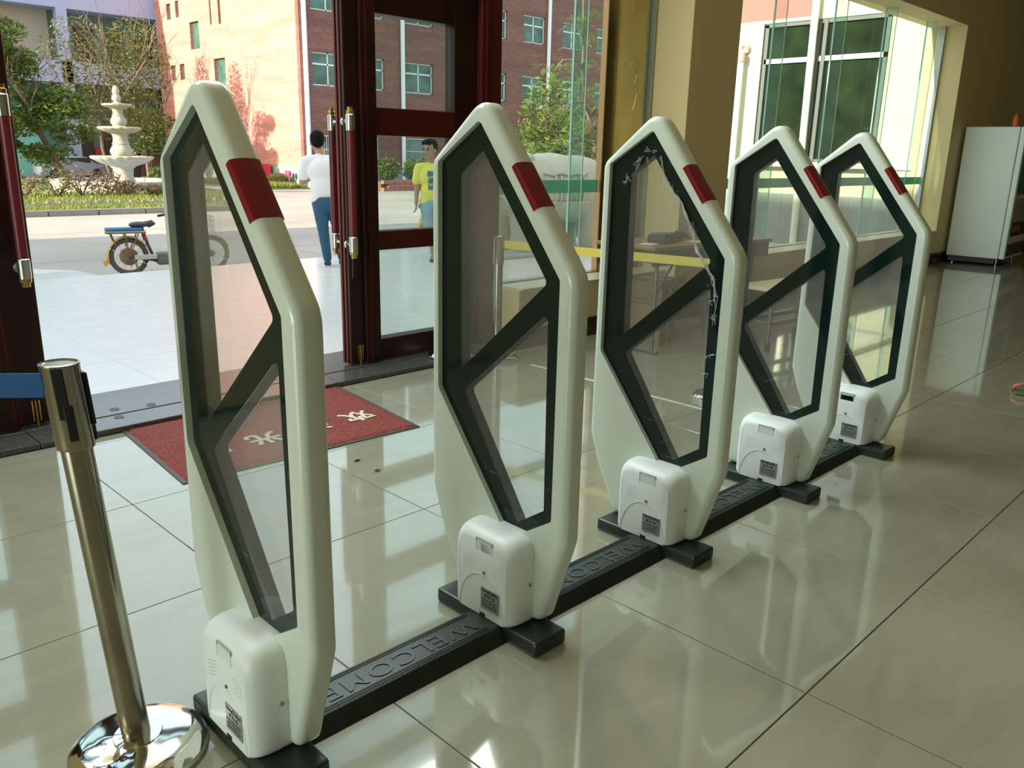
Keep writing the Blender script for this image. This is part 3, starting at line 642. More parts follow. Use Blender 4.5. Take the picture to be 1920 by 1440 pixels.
for y in (-.11, .11): box('stretcher', -.36, .34, y-.012, y+.012, .18, .21, M_leg, so)

# ------------------------------------------------------------------ white display freezer
fz = thing('display_freezer', 'tall white freezer cabinet with poster door at the far right wall', 'freezer', (12.6, 3.14, 0), math.radians(3))
M_fz = mat('freezer_white', (.84, .94, .92), .3)
box('cabinet', 0, 1.05, .075, .72, .10, 1.81, M_fz, fz, .012, 2); box('plinth', .03, 1.02, .12, .70, .03, .10, M_blk, fz)
dd = box('door', 0, 1.05, .0, .068, .10, 1.81, M_fz, fz, .012, 2)
box('poster', .06, .99, -.004, -.0005, .95, 1.45, mat('poster_green', (.10, .20, .10), .4, noise_s=9, noise_a=.8), dd); box('poster', .06, .99, -.004, -.0005, .52, .90, mat('poster_cream', (.45, .42, .30), .5, noise_s=6, noise_a=.2), dd)
box('poster_band', .10, .96, -.006, -.004, .40, .58, M_blk, dd); box('poster_sign', .16, .6, -.008, -.006, .45, .54, mat('orange_sign', (.55, .10, .03), .4), dd); box('vent_grille', .05, 1.0, -.004, -.0005, .14, .30, mat('grille', (.1, .1, .1), .5), dd)
for x in (.06, .99):
    for y in (.10, .64): lathe('foot', [(.022, 0), (.022, .012), (.010, .02), (.010, .10)], M_steel, fz, (x, y, 0), 14)
bt = thing('orange_bottle', 'small orange bottle standing on top of the white freezer', 'bottle', (12.66, 3.30, 1.81)); lathe('body', [(.001, 0), (.038, 0), (.040, .01), (.040, .09), (.034, .12), (.022, .14)], mat('orange_plastic', (.60, .13, .03), .35), bt, seg=20); lathe('cap', [(.020, .14), (.020, .165), (.001, .168)], mat('orange_dark', (.42, .08, .02), .4), bt, seg=16)
sh = thing('slipper', 'pink and green slipper at the right picture edge on the floor', 'slipper', (5.60, 1.14, 0), .4)
box('sole', -.06, .16, -.045, .045, 0, .018, mat('green_sole', (.12, .17, .06), .6), sh, .008, 2)
bm = bmesh.new(); add_tube(bm, [(.0, -.046, .012), (.0, -.038, .045), (.0, 0, .062), (.0, .038, .045), (.0, .046, .012)], .012, 8); obj('strap', bm, mat('pink_strap', (.55, .15, .14), .5), sh, True)

# ================================================================== OUTSIDE
def leaf_cloud(bm, c, r, n, size, flat=.6, shell=.55, seed=0):
    rnd = random.Random(seed)
    for _ in range(n):
        while True:
            p = Vector((rnd.uniform(-1, 1), rnd.uniform(-1, 1), rnd.uniform(-1, 1)))
            if shell < p.length < 1: break
        p = Vector((c[0]+p.x*r[0], c[1]+p.y*r[1], c[2]+p.z*r[2])); s = size*rnd.uniform(.6, 1.3)
        a = Vector((rnd.uniform(-1, 1), rnd.uniform(-1, 1), rnd.uniform(-.7, .5))).normalized()*s; b = a.cross(Vector((rnd.uniform(-1, 1), rnd.uniform(-1, 1), rnd.uniform(-1, 1)))).normalized()*s*flat
        bm.faces.new([bm.verts.new(q) for q in (p-a, p-b*.5, p+a, p+b*.5)])
def leafmat(name, c1, c2):
    if name in MATS: return MATS[name]
    m = mat(name, c1, .55); n = m.node_tree; b = n.nodes['Principled BSDF']; o = n.nodes['Material Output']
    g = n.nodes.new('ShaderNodeNewGeometry'); mx = n.nodes.new('ShaderNodeMix'); mx.data_type = 'RGBA'; mx.inputs[6].default_value = c1+(1,); mx.inputs[7].default_value = c2+(1,)
    n.links.new(g.outputs['Random Per Island'], mx.inputs[0]); n.links.new(mx.outputs[2], b.inputs['Base Color'])
    t = n.nodes.new('ShaderNodeBsdfTranslucent'); n.links.new(mx.outputs[2], t.inputs[0]); ms = n.nodes.new('ShaderNodeMixShader'); ms.inputs[0].default_value = .35
    n.links.new(b.outputs[0], ms.inputs[1]); n.links.new(t.outputs[0], ms.inputs[2]); n.links.new(ms.outputs[0], o.inputs[0]); return m
M_lfd = leafmat('leaf_dark', (.025, .075, .012), (.19, .25, .035)); M_lfl = leafmat('leaf_light', (.09, .19, .03), (.27, .34, .07)); M_lfr = leafmat('leaf_red_brown', (.12, .05, .03), (.22, .14, .08)); M_lfy = leafmat('leaf_olive', (.08, .10, .025), (.19, .18, .06))
M_bark = mat('bark', (.12, .08, .05), .9, noise_s=12, noise_a=.3); M_barkp = mat('bark_pale', (.17, .13, .09), .9, noise_s=12, noise_a=.25)
def branches(bm, p, d, L, r, depth, rnd, tips, spread=.7):
    pts = [p]; q = Vector(p); dd = Vector(d)
    for i in range(4):
        dd = (dd+Vector((rnd.uniform(-.16, .16), rnd.uniform(-.16, .16), rnd.uniform(-.06, .12)))).normalized(); q = q+dd*L/4; pts.append(q.copy())
    add_tube(bm, pts, [r*(1-.11*i) for i in range(5)], 6)
    tips.append(q.copy())
    if depth:
        for k in range(3 if depth > 1 else 2):
            nd = (dd+Vector((rnd.uniform(-1, 1), rnd.uniform(-1, 1), rnd.uniform(-.1, .8)))*spread).normalized()
            branches(bm, q if k else pts[3], nd, L*.68, r*.55, depth-1, rnd, tips, spread)

# ---- porch, steps, ramp, road
po = thing('floor_porch', 'white polished tile porch outside the doors, with steps to the road', 'porch', kind='structure')
box('grout_bed', -9, 12.9, 4.55, 9.15, -.5, -.004, mat('porch_grout', (.45, .45, .43), .8), po)
tile_field(po, M_ptile, range(-5, 15), range(0, 6), .80, .80, 1.079, 4.555, 0, ymax=9.15, near=(4, 6), name='porch_tile', limit=110)
for k in range(2): box('step', -9, 12.9, 9.15+.3*k, 9.45+.3*k, -.5, -.15*(k+1), M_ptile, po, .004, 1)
rp = thing('ramp', 'white stone ramp going down from the porch at the left', 'ramp', (0, 9.46, 0), kind='structure')
bm = bmesh.new(); pr = [(-.30, -.004), (.3, -.02), (4.4, -.43), (4.4, -.5), (-.30, -.5)]
r0 = [bm.verts.new((-4, y, z)) for y, z in pr]; r1 = [bm.verts.new((3.12, y, z)) for y, z in pr]
for k in range(5): bm.faces.new((r0[k], r0[(k+1) % 5], r1[(k+1) % 5], r1[k]))
bm.faces.new(r0); bm.faces.new(r1); bmesh.ops.recalc_face_normals(bm, faces=bm.faces); obj('ramp_slab', bm, M_ptile, rp)
M_road = mat('concrete_road', (.36, .325, .285), .75, noise_s=.35, noise_a=.16, detail=6)
rd = thing('ground_road', 'pale concrete forecourt road', 'road', kind='structure')
xs_ = [-40, -16, -8, 0, 8, 16, 24, 34, 70]; ys_ = [9.7, 14, 18.5, 23.0, 29, 35, 44, 60, 90]
for i in range(8):
    for j in range(8): box('concrete_slab', xs_[i]+.012, xs_[i+1]-.012, ys_[j]+.012, ys_[j+1]-.012, -.6, -.45, M_road, rd)
box('slab_bed', -40, 70, 9.7, 90, -.8, -.47, mat('road_joint', (.16, .14, .12), .9), rd)
box('side_ground', -60, -9.0, -30, 9.7, -.7, -.46, M_road, rd); box('side_ground', 12.9, 70, -30, 9.7, -.7, -.46, M_road, rd)

# ---- wings of this building
M_cream = mat('cream_wall', (.50, .53, .37), .8, noise_s=.8, noise_a=.04); M_pink = mat('pink_wall', (.40, .14, .125), .8)
wg = thing('wall_wing', 'cream side wing wall with green window seen through the large glazing', 'wing wall', (12.9, 4.35, 0), kind='structure')
box('wall_body', 0, 4, 0, .82, 0.80, 9, M_cream, wg); box('wall_body', 0, 4, 2.84, 5.0, .80, 3.45, M_cream, wg); box('wall_body', 0, 4, .82, 2.84, 3.40, 9, M_cream, wg); box('wall_body', .15, 4, .82, 2.84, .80, 1.30, M_cream, wg); box('wall_body', 1.2, 4, .82, 2.84, 1.3, 3.4, M_cream, wg)
box('pink_band', -.002, 4, 2.05, 5.0, 3.45, 9, M_pink, wg)
for k in range(12): 
    for j in range(9): box('plinth_tile', -.02, 3.9, j*.555+.002, (j+1)*.555-.002, k*.066+.002, k*.066+.064, mat('plinth_grey_tile', (.20, .25, .23), .5, noise_s=4, noise_a=.15), wg)
box('plinth_core', -.008, 4, 0, 5.0, -.5, .80, M_alu, wg)
box('plinth_ledge', -.05, 0, 0, 5.0, 1.22, 1.30, mat('grey_ledge', (.45, .47, .44), .6), wg)
wf = box('window', .02, .06, .84, 2.80, 2.80, 2.87, mat('window_white', (.75, .80, .82), .4), wg)
for a in ((.02, .06, .84, .90, 1.30, 3.38), (.02, .06, 2.76, 2.82, 1.30, 3.38), (.0, .06, 1.78, 1.84, 1.3, 3.38), (.0, .06, 1.88, 1.93, 1.3, 3.38), (.02, .06, .84, 2.82, 1.3, 1.35), (.02, .06, .84, 2.82, 3.34, 3.40)): box('frame_bar', *a, mat('weathered_frame', (.10, .12, .11), .6), wf)
for a, b, c, d in ((.9, 1.78, 1.35, 2.8), (.9, 1.78, 2.87, 3.34), (1.93, 2.76, 1.35, 2.8), (1.93, 2.76, 2.87, 3.34)): box('pane', .065, .075, a, b, c, d, mat('screen_green_glass', (.011, .022, .010), .9, spec=.1, noise_s=2.5, noise_a=.5), wf)
def pipe(name, root, pts, r, m): return tube(name, pts, r, m, root, 12)
pipe('drain_pipe', wg, [(-.12, 1.90, 0), (-.12, 1.95, 4.0), (-.12, 1.95, 8)], .055, mat('pipe_cream', (.80, .80, .66), .4))
pipe('drain_pipe', wg, [(-.14, 3.12, 0), (-.14, 3.12, 2.88)], .05, mat('pipe_white', (.74, .74, .80), .4))
pipe('pipe_elbow', wg, [(-.14, 3.12, 2.84), (-.14, 3.12, 2.96), (-.08, 3.11, 3.03), (.0, 3.10, 3.05)], .07, mat('pipe_pinkish', (.52, .34, .30), .5))
lw = box('wall_left_wing', -12, -9, 4.35, 18.7, -.5, 8.4, M_cream); tag(lw, 'opposite wing of the building outside the picture on the left, shading the forecourt', 'wing wall', kind='structure')

# ---- lawn island
isl = thing('lawn', 'lawn island with grey kerb around the stone fountain', 'lawn', (0, 23, -.45), kind='structure')
M_grass = mat('grass_ground', (.15, .19, .04), .9, noise_s=1.2, noise_a=.35, detail=8)
bm = bmesh.new(); tq = [(-12, .16), (11.95, .16), (15.6, 6.1), (15.6, 21), (-12, 21)]
t0 = [bm.verts.new((x, y, -.2)) for x, y in tq]; t1 = [bm.verts.new((x, y, .12)) for x, y in tq]
bm.faces.new(t0[::-1]); bm.faces.new(t1); [bm.faces.new((t0[k], t0[(k+1) % 5], t1[(k+1) % 5], t1[k])) for k in range(5)]; obj('turf', bm, M_grass, isl)
k = 0; x = -4.0
while x < 11.5:
    box('kerb_stone', x+.012, x+1.2-.012, 0, .15, -.15, .155, mat('kerb_grey', (.25, .235, .20), .85, noise_s=4, noise_a=.12), isl, .012, 1); x += 1.2
ang_ = math.atan2(6.0, 3.65)
for k in range(6):
    bm = bmesh.new(); add_box(bm, k*1.17+.012, k*1.17+1.158, 0, .15, -.15, .155, .012, 1, Matrix.Translation((12.03, .05, 0)) @ Matrix.Rotation(ang_, 4, 'Z')); obj('kerb_stone', bm, MATS['kerb_grey'], isl)
y = 6.1
while y < 20.9:
    box('kerb_stone', 15.62, 15.77, y+.012, y+1.2-.012, -.15, .155, MATS['kerb_grey'], isl, .012, 1); y += 1.2
bm = bmesh.new(); x = -2.0
while x < 12.7:
    a = random.uniform(.0, .02); add_box(bm, x, x+.15, 2.2, 2.26, .05, .17+a, mtx=None); add_box(bm, x+.16, x+.30, 2.2, 2.26, .05, .225+a); x += .32
o = obj('scalloped_edging', bm, mat('edging_pale', (.34, .32, .27), .8), isl); o['kind'] = 'stuff'
bm = bmesh.new(); rnd = random.Random(3)
for _ in range(16000):
    x = rnd.uniform(2, 15.4); y = rnd.choice([rnd.uniform(.2, 2.1), rnd.uniform(2.3, 8), rnd.uniform(2.3, 8)]); 
    if x > 11.8+(y-.2)*.6: continue
    h = rnd.uniform(.04, .11) if y < 2.2 else rnd.uniform(.05, .15)
    a = rnd.uniform(0, 3.14); dx, dy = .022*math.cos(a), .022*math.sin(a)
    bm.faces.new([bm.verts.new(p) for p in ((x-dx, y-dy, .11), (x+dx, y+dy, .11), (x+rnd.uniform(-.05, .05), y+rnd.uniform(-.05, .05), .12+h))])
o = obj('grass_blades', bm, leafmat('grass_blade', (.13, .18, .03), (.27, .28, .07)), isl); o['kind'] = 'stuff'

# ---- fountain
M_stone = mat('fountain_stone', (.36, .345, .28), .85, noise_s=7, noise_a=.14, bump=.4, bump_s=30)
fo = thing('fountain', 'three-tier carved pale stone fountain standing in a round basin', 'fountain', (12.5, 33.0, -.33))
def scallop(n, amp): return lambda a, r, z: 1+amp*abs(math.cos(n*a/2))
# basin wall from stone blocks
NB = 22
for row in range(3):
    for k in range(NB):
        a0 = 2*PI*(k+.5*(row % 2))/NB+.006; a1 = 2*PI*(k+1+.5*(row % 2))/NB-.006; ri, ro = 2.18-.02*row, 2.42+.03*(2-row)*.0+(.06 if row == 2 else 0)
        bm = bmesh.new(); vs = []
        for z in (row*.13+.004, row*.13+.126):
            vs.append([bm.verts.new((r*math.cos(a), r*math.sin(a), z)) for r, a in ((ri, a0), (ro, a0), (ro, (a0+a1)/2), (ro, a1), (ri, a1), (ri, (a0+a1)/2))])
        bm.faces.new(vs[0][::-1]); bm.faces.new(vs[1])
        for q in range(6): bm.faces.new((vs[0][q], vs[0][(q+1) % 6], vs[1][(q+1) % 6], vs[1][q]))
        obj('basin_block', bm, M_stone, fo)
lathe('basin_floor', [(.001, .0), (2.38, .0), (2.38, .01), (.001, .01)], M_stone, fo, seg=40)
lathe('water', [(.001, .30), (2.15, .30), (2.15, .305), (.001, .305)], mat('pool_lining', (.45, .52, .62), .1), fo, seg=40)
lathe('pedestal', [(.001, .1), (.42, .1), (.42, .32), (.36, .40), (.33, .55), (.36, .78), (.46, .88), (.001, .9)], M_stone, fo, seg=40)
lathe('bowl', [(.001, .86), (.46, .88), (.72, .98), (.94, 1.10), (1.03, 1.16), (1.05, 1.22), (.98, 1.25), (.8, 1.15), (.3, 1.06), (.001, 1.05)], M_stone, fo, seg=96, scal=lambda a, r, z: 1+(.06*abs(math.cos(9*a)) if r > .7 else 0), label='large scalloped stone bowl')
lathe('stem', [(.001, 1.04), (.36, 1.06), (.38, 1.12), (.36, 1.18), (.30, 1.22), (.37, 1.30), (.40, 1.40), (.36, 1.52), (.30, 1.60), (.28, 1.66), (.31, 1.68), (.27, 1.72), (.25, 1.9), (.27, 2.0), (.34, 2.06), (.001, 2.07)], M_stone, fo, seg=40)
lathe('bowl', [(.001, 2.0), (.30, 2.04), (.50, 2.10), (.65, 2.17), (.71, 2.22), (.71, 2.27), (.66, 2.29), (.3, 2.20), (.001, 2.20)], M_stone, fo, seg=84, scal=lambda a, r, z: 1+(.055*abs(math.cos(8*a)) if r > .5 else 0), label='middle scalloped stone bowl')
lathe('stem', [(.001, 2.18), (.26, 2.2), (.27, 2.28), (.21, 2.33), (.27, 2.42), (.28, 2.52), (.22, 2.62), (.19, 2.66), (.21, 2.7), (.17, 2.74), (.18, 2.88), (.23, 2.94), (.001, 2.95)], M_stone, fo, seg=36)
lathe('bowl', [(.001, 2.9), (.22, 2.93), (.38, 2.98), (.49, 3.03), (.51, 3.08), (.46, 3.1), (.2, 3.04), (.001, 3.04)], M_stone, fo, seg=72, scal=lambda a, r, z: 1+(.05*abs(math.cos(7*a)) if r > .3 else 0), label='small scalloped stone bowl')
lathe('finial', [(.001, 3.03), (.17, 3.05), (.16, 3.12), (.10, 3.17), (.16, 3.27), (.15, 3.37), (.10, 3.43), (.12, 3.47), (.13, 3.55), (.09, 3.68), (.05, 3.72), (.001, 3.74)], M_stone, fo, seg=28)

# ---- shrubs by the fountain
def shrub(x, y, rx, ry, h, m, label, group=None, n=700, size=.10, name='shrub', z0=-.33, cat='shrub'):
    t = thing(name, label, cat, (x, y, z0), group=group); bm = bmesh.new(); rnd = random.Random(int(x*100)); tips = []
    for k in range(7):
        a = rnd.uniform(0, 6.28); add_tube(bm, [(0, 0, 0), (rx*.5*math.cos(a), ry*.5*math.sin(a), h*.5), (rx*.8*math.cos(a+.3), ry*.8*math.sin(a+.3), h*.9)], [.02, .014, .006], 5)
    obj('stems', bm, M_bark, t)
    bm = bmesh.new(); leaf_cloud(bm, (0, 0, h*.55), (rx, ry, h*.55), n, size, seed=int(x*37), shell=.2); o = obj('foliage', bm, m, t); o['kind'] = 'stuff'; return t
SH = [(8.0, 29.2, .65, .75, M_lfr), (8.9, 29.0, .7, .85, M_lfy), (9.75, 29.4, .65, .9, M_lfr), (10.45, 29.0, .55, .80, M_lfr), (11.2, 29.3, .42, .48, M_lfr), (11.95, 29.0, .40, .36, M_lfr), (12.6, 28.9, .34, .26, M_lfr)]
pos = ['leftmost of the row, beside the door leaf', 'second from the left, greener than the rest', 'third from the left of the row', 'left in front of the basin rim', 'in front of the left basin edge', 'before the fountain pedestal', 'smallest, at the right end of the row']
for (x, y, r, h, m), pz in zip(SH, pos): shrub(x, y, r, .45, h, m, 'reddish brown shrub before the fountain, ' + pz, 'shrubs in front of the fountain', 330, .07)
shrub(14.9, 35.5, .5, .4, .8, M_lfd, 'small green shrub right behind the fountain basin', n=400)

# ---- trees behind
def tree(name, label, loc, trunk, crowns, m, mb, n, size, group=None, seed=1, spread=.7, r=.16, depth=3, shell=.35):
    t = thing(name, label, 'tree', loc, group=group); rnd = random.Random(seed); bm = bmesh.new(); tips = []
    for d in trunk: branches(bm, Vector((0, 0, 0)), Vector(d).normalized(), Vector(d).length, r, depth, rnd, tips, spread)
    smooth_angle(obj('trunk', bm, mb, t), 60)
    bm = bmesh.new()
    for i, (c, rr) in enumerate(crowns): leaf_cloud(bm, c, rr, n, size, seed=seed*31+i, shell=shell)
    o = obj('foliage', bm, m, t); o['kind'] = 'stuff'; return t
_r = random.Random(11); LCR = []
while len(LCR) < 46:
    x_ = _r.uniform(-4.3, 1.5); z_ = _r.uniform(.9, 7.3)
    top = 7.4 if x_ < -2.6 else (6.4-(x_+2.6)*.55 if x_ < -.9 else 4.6-(x_+.9)*.75)
    if z_ < top and z_ > (1.0 if x_ < .2 else 1.9): q_ = _r.uniform(.45, .95); LCR.append(((x_, _r.uniform(-1.2, 1.2), z_), (q_*1.25, q_, q_*.62)))
tree('leafy_tree', 'dense green tree left of the fountain, trunk leaning', (12.6, 39.5, -.33), [(-.9, .2, 2.4)],
     LCR, M_lfd, M_bark, 520, .12, seed=4, spread=.8)
tree('bare_tree', 'thin branching tree with sparse leaves right behind the fountain', (15.2, 41.5, -.33), [(-.4, 0, 3.0), (.7, 0, 3.4)], [((-.8, 0, 5.0), (1.9, 1, 2.2)), ((1.6, 0, 5.4), (1.6, 1, 2.0)), ((.3, .3, 3.0), (2.2, .8, 1.2))], M_lfy, M_barkp, 1700, .11, seed=8, spread=.85, r=.085, shell=.05)
tree('bare_tree', 'slim tree with reddish trunks beside the brick gable', (18.3, 45, -.33), [(0, 0, 3.6), (.5, .2, 3.0)], [((-.3, 0, 5.0), (1.7, 1, 2.6)), ((.2, 0, 2.3), (1.8, .8, 1.2))], M_lfd, M_barkp, 1500, .12, seed=12, spread=.6, r=.09, shell=.05)
# ---- far pale building
fb = thing('far_building', 'pale blue-white framed building with green walls behind the trees', 'building', (10, 50, -.45))
M_bw = mat('pale_blue_render', (.30, .40, .62), .8); M_gw = mat('green_render', (.09, .22, .19), .8); M_tw = mat('taupe_render', (.36, .36, .28), .8); M_dk = mat('dark_opening', (.03, .035, .03), .6)
box('wall', -10, 13, 1.6, 6, 0, 13, M_gw, fb); box('wall', -10, 6.2, 1.2, 1.6, 5.8, 8.6, M_tw, fb); box('roof_band', -10, 13, 0, 1.6, 8.6, 12.5, M_bw, fb)
box('floor_band', -10, 13, 0, 1.6, 5.62, 6.0, M_bw, fb); box('floor_band', -10, 13, 0, .3, 4.9, 5.62, M_bw, fb)
for x in (-6, .2, 6.3, 12.4): box('column', x, x+.52, 0, .5, 0, 8.6, M_bw, fb)
for x in (-3, 3.2, 7.6, 9.2, 10.8): box('window', x, x+1.0, 1.5, 1.62, 6.2, 7.9, M_dk, fb) if x > 6 else box('window', x, x+1.2, 1.1, 1.22, 6.2, 7.9, M_dk, fb)
for x in (-4, 2.6, 6.9, 8.6, 10.6): dr = box('shop_door', x, x+1.1, 1.5, 1.62, 0, 2.7, M_dk, fb); 
for x in (8.0, 9.85): box('red_notice', x, x+.36, 1.40, 1.49, 1.05, 1.6, mat('notice_red', (.35, .03, .03), .6), fb)
box('teal_shutter', 3.9, 5.4, 1.45, 1.55, 0, 2.6, mat('teal_shutter', (.22, .55, .48), .6), fb)
bm = bmesh.new()
for k in range(46): add_box(bm, -6+k*.4, -5.97+k*.4, .1, .13, 2.75, 3.45)
add_box(bm, -10, 13, .08, .15, 3.45, 3.5); o = obj('balcony_rail', bm, M_dk, fb)
# ---- cars
def car(loc, rz, m, label, L=4.2):
    t = thing('car', label, 'car', loc, rz)
    sec = [(-L/2, .35), (-L/2+.02, .75), (-L/2+.5, .92), (-.95, .98), (-.45, 1.38), (.75, 1.40), (1.35, 1.0), (L/2-.05, .88), (L/2, .5), (L/2-.05, .25), (-L/2+.1, .22)]
    bm = bmesh.new(); Rr = []
    for y, k in ((-.86, .94), (-.80, 1), (.80, 1), (.86, .94)): Rr.append([bm.verts.new((x*(1 if k == 1 else .985), y*(1 if z < 1.0 else .80), z*(1 if k == 1 else .97))) for x, z in sec])
    for A, B in zip(Rr, Rr[1:]):
        for q in range(len(sec)): bm.faces.new((A[q], B[q], B[(q+1) % len(sec)], A[(q+1) % len(sec)]))
    bm.faces.new(Rr[0]); bm.faces.new(Rr[-1][::-1]); bmesh.ops.recalc_face_normals(bm, faces=bm.faces); body = obj('body', bm, m, t); smooth_angle(body, 30)
    for s in (-1, 1): box('side_window', -.75, 1.0, s*.70-.02, s*.70+.02, 1.02, 1.32, M_blk, body)
    box('windscreen', -.93, -.50, -.55, .55, 1.02, 1.34, M_blk, body)
    for x in (-1.3, 1.3):
        for s in (-1, 1): lathe('wheel', [(.001, -.1), (.2, -.1), (.32, -.09), (.33, 0), (.32, .09), (.2, .1), (.001, .1)], M_blk, t, mtx=Matrix.Translation((x, s*.80, .33)) @ Matrix.Rotation(PI/2, 4, 'X'), seg=20)
    return t
car((19.2, 46.6, -.45), 0, mat('car_black', (.02, .022, .028), .2, coat=.6), 'black car parked behind the fountain at right')
car((15.6, 48.2, -.45), 0, mat('car_grey', (.16, .19, .22), .25, coat=.6), 'grey car parked behind the fountain').scale = (.8, .8, .8)
# ---- brick building
def brick_mat(nm, kk):
    m = mat(nm, (.36, .14, .10), .8); n = m.node_tree; b = n.nodes['Principled BSDF']; tc = n.nodes.new('ShaderNodeTexCoord'); s = n.nodes.new('ShaderNodeSeparateXYZ'); n.links.new(tc.outputs['Object'], s.inputs[0])
    a = n.nodes.new('ShaderNodeMath'); a.operation = 'ADD'; n.links.new(s.outputs[0], a.inputs[0]); n.links.new(s.outputs[1], a.inputs[1]); c = n.nodes.new('ShaderNodeCombineXYZ'); n.links.new(a.outputs[0], c.inputs[0]); n.links.new(s.outputs[2], c.inputs[1])
    br = n.nodes.new('ShaderNodeTexBrick'); n.links.new(c.outputs[0], br.inputs['Vector']); br.inputs['Scale'].default_value = 1; br.inputs['Brick Width'].default_value = .26; br.inputs['Row Height'].default_value = .10; br.inputs['Mortar Size'].default_value = .013
    br.inputs['Color1'].default_value = (.29, .112, .083, 1); br.inputs['Color2'].default_value = (.21, .082, .064, 1); br.inputs['Mortar'].default_value = (.12, .08, .072, 1)
    # broad diagonal tone variation over the brick colour
    mp = n.nodes.new('ShaderNodeMapping'); mp.inputs['Rotation'].default_value = (0, 0, -.65); mp.inputs['Scale'].default_value = (.25, 2.1, 1); nz = n.nodes.new('ShaderNodeTexNoise'); nz.inputs['Scale'].default_value = 1.1; nz.inputs['Detail'].default_value = 2
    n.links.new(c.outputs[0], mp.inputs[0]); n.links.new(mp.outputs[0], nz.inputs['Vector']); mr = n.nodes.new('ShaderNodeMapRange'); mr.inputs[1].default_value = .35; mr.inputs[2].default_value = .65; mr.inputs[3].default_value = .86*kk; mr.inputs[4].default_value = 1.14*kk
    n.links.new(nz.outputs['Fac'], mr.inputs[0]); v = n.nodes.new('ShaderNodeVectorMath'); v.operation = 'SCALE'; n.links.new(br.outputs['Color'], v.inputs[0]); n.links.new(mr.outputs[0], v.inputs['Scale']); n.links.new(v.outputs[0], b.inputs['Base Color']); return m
M_brick = brick_mat('red_brick_facing', .88); M_brickg = brick_mat('gable_brick_painted_sun', 2.4); M_wfr = mat('window_frame_pale', (.66, .74, .74), .5); M_wgl = mat('window_green_glass', (.055, .12, .095), .12, noise_s=1.5, noise_a=.5); M_plin = mat('plinth_teal_grey', (.22, .28, .27), .8)  # gable copy of the brick, sun glare put into its brighter colour
bb = thing('brick_building', 'three-storey red brick building with green windows and white downpipes', 'building', (21.5, 35, -.45))
WZ = [(4.61, 6.07), (7.85, 9.30), (11.1, 12.5)]; WX = [.62, 2.9, 6.0, 8.6, 11.3, 14.38, 17.7, 20.8, 24.0]
# front wall is assembled around recessed windows
def wall_grid(root, axis, lo, hi, zlo, zhi, holes, m, depth=.25):
    xs = sorted({lo, hi} | {h[0] for h in holes} | {h[1] for h in holes}); zs = sorted({zlo, zhi} | {h[2] for h in holes} | {h[3] for h in holes}); bm = bmesh.new()
    for a, b in zip(xs, xs[1:]):
        for c, d in zip(zs, zs[1:]):
            if any(h[0] <= a+1e-4 and b <= h[1]+1e-4 and h[2] <= c+1e-4 and d <= h[3]+1e-4 for h in holes): continue
            if axis == 'x': add_box(bm, a, b, 0, depth, c, d)
            else: add_box(bm, 0, depth, a, b, c, d)
    bmesh.ops.remove_doubles(bm, verts=bm.verts, dist=1e-4); return obj('brick_wall', bm, m, root)
holes = [(x, x+1.78, a, b) for x in WX for a, b in WZ] + [(x, x+1.3, 1.1, 2.4) for x in WX]
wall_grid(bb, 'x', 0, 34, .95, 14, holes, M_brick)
for x in WX:
    for a, b in WZ:
        f = bm = None
        fb_ = bmesh.new(); 
        for q in ((x, x+.06, a, b), (x+1.72, x+1.78, a, b), (x+.86, x+.92, a, b), (x, x+1.78, a, a+.06), (x, x+1.78, b-.06, b), (x, x+1.78, b-.55, b-.48)): add_box(fb_, q[0], q[1], .12, .17, q[2], q[3])
        f = obj('window', fb_, M_wfr, bb)
        for xa in (x+.06, x+.92):
            for za, zb in ((a+.06, b-.55), (b-.48, b-.06)): box('pane', xa, xa+.80, .15, .16, za, zb, M_wgl, f)
    fb_ = bmesh.new()
    for k in range(12): add_box(fb_, x+.03+k*.112, x+.045+k*.112, -.03, -.01, 1.1, 2.4)
    for z in (1.1, 1.75, 2.37): add_box(fb_, x, x+1.3, -.032, -.008, z, z+.03)
    f = obj('grille_window', fb_, M_wfr, bb); box('pane', x, x+1.3, .12, .14, 1.1, 2.4, M_wgl, f)
SIDE = [(12.95, 13.46, 8.45, 9.25), (11.95, 12.35, 8.47, 9.3), (9.75, 10.8, 6.75, 8.1), (8.26, 8.42, 7.8, 9.0), (7.25, 7.5, 7.75, 8.95), (12.9, 13.45, 5.28, 6.08), (11.77, 12.35, 5.29, 6.1), (7.1, 8.3, 4.6, 6.15)]
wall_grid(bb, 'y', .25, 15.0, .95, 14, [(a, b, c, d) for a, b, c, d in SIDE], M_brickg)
for a, b, c, d in SIDE:
    fb_ = bmesh.new()
    for q in ((a, a+.05, c, d), (b-.05, b, c, d), (a, b, c, c+.05), (a, b, d-.05, d)): add_box(fb_, .13, .17, q[0], q[1], q[2], q[3])
    f = obj('window', fb_, mat('window_frame_brown', (.16, .10, .08), .5), bb); box('pane', .155, .165, a+.05, b-.05, c+.05, d-.05, M_wgl, f)
box('building_core', .26, 34, .26, 15, 0, 14, mat('core_grey', (.08, .08, .08), .8), bb)
box('plinth', -.04, 34, -.04, .3, 0, .95, M_plin, bb); box('plinth', -.04, .3, .3, 15, 0, .95, M_plin, bb)
for x in (.22, 5.75, 16.4): tube('downpipe', [(x, -.10, .0), (x, -.10, 13.5)], .11, mat('pipe_pale_blue', (.72, .78, .84), .4), bb)
ac = box('air_conditioner', 15.5, 16.25, -.42, -.06, 3.95, 4.55, mat('ac_white', (.70, .72, .72), .5), bb, .02, 1); lathe('fan_grille', [(.001, -.005), (.22, -.005), (.22, .005), (.001, .005)], M_dk, ac, mtx=Matrix.Translation((15.78, -.428, 4.25)) @ Matrix.Rotation(PI/2, 4, 'X'), seg=20)
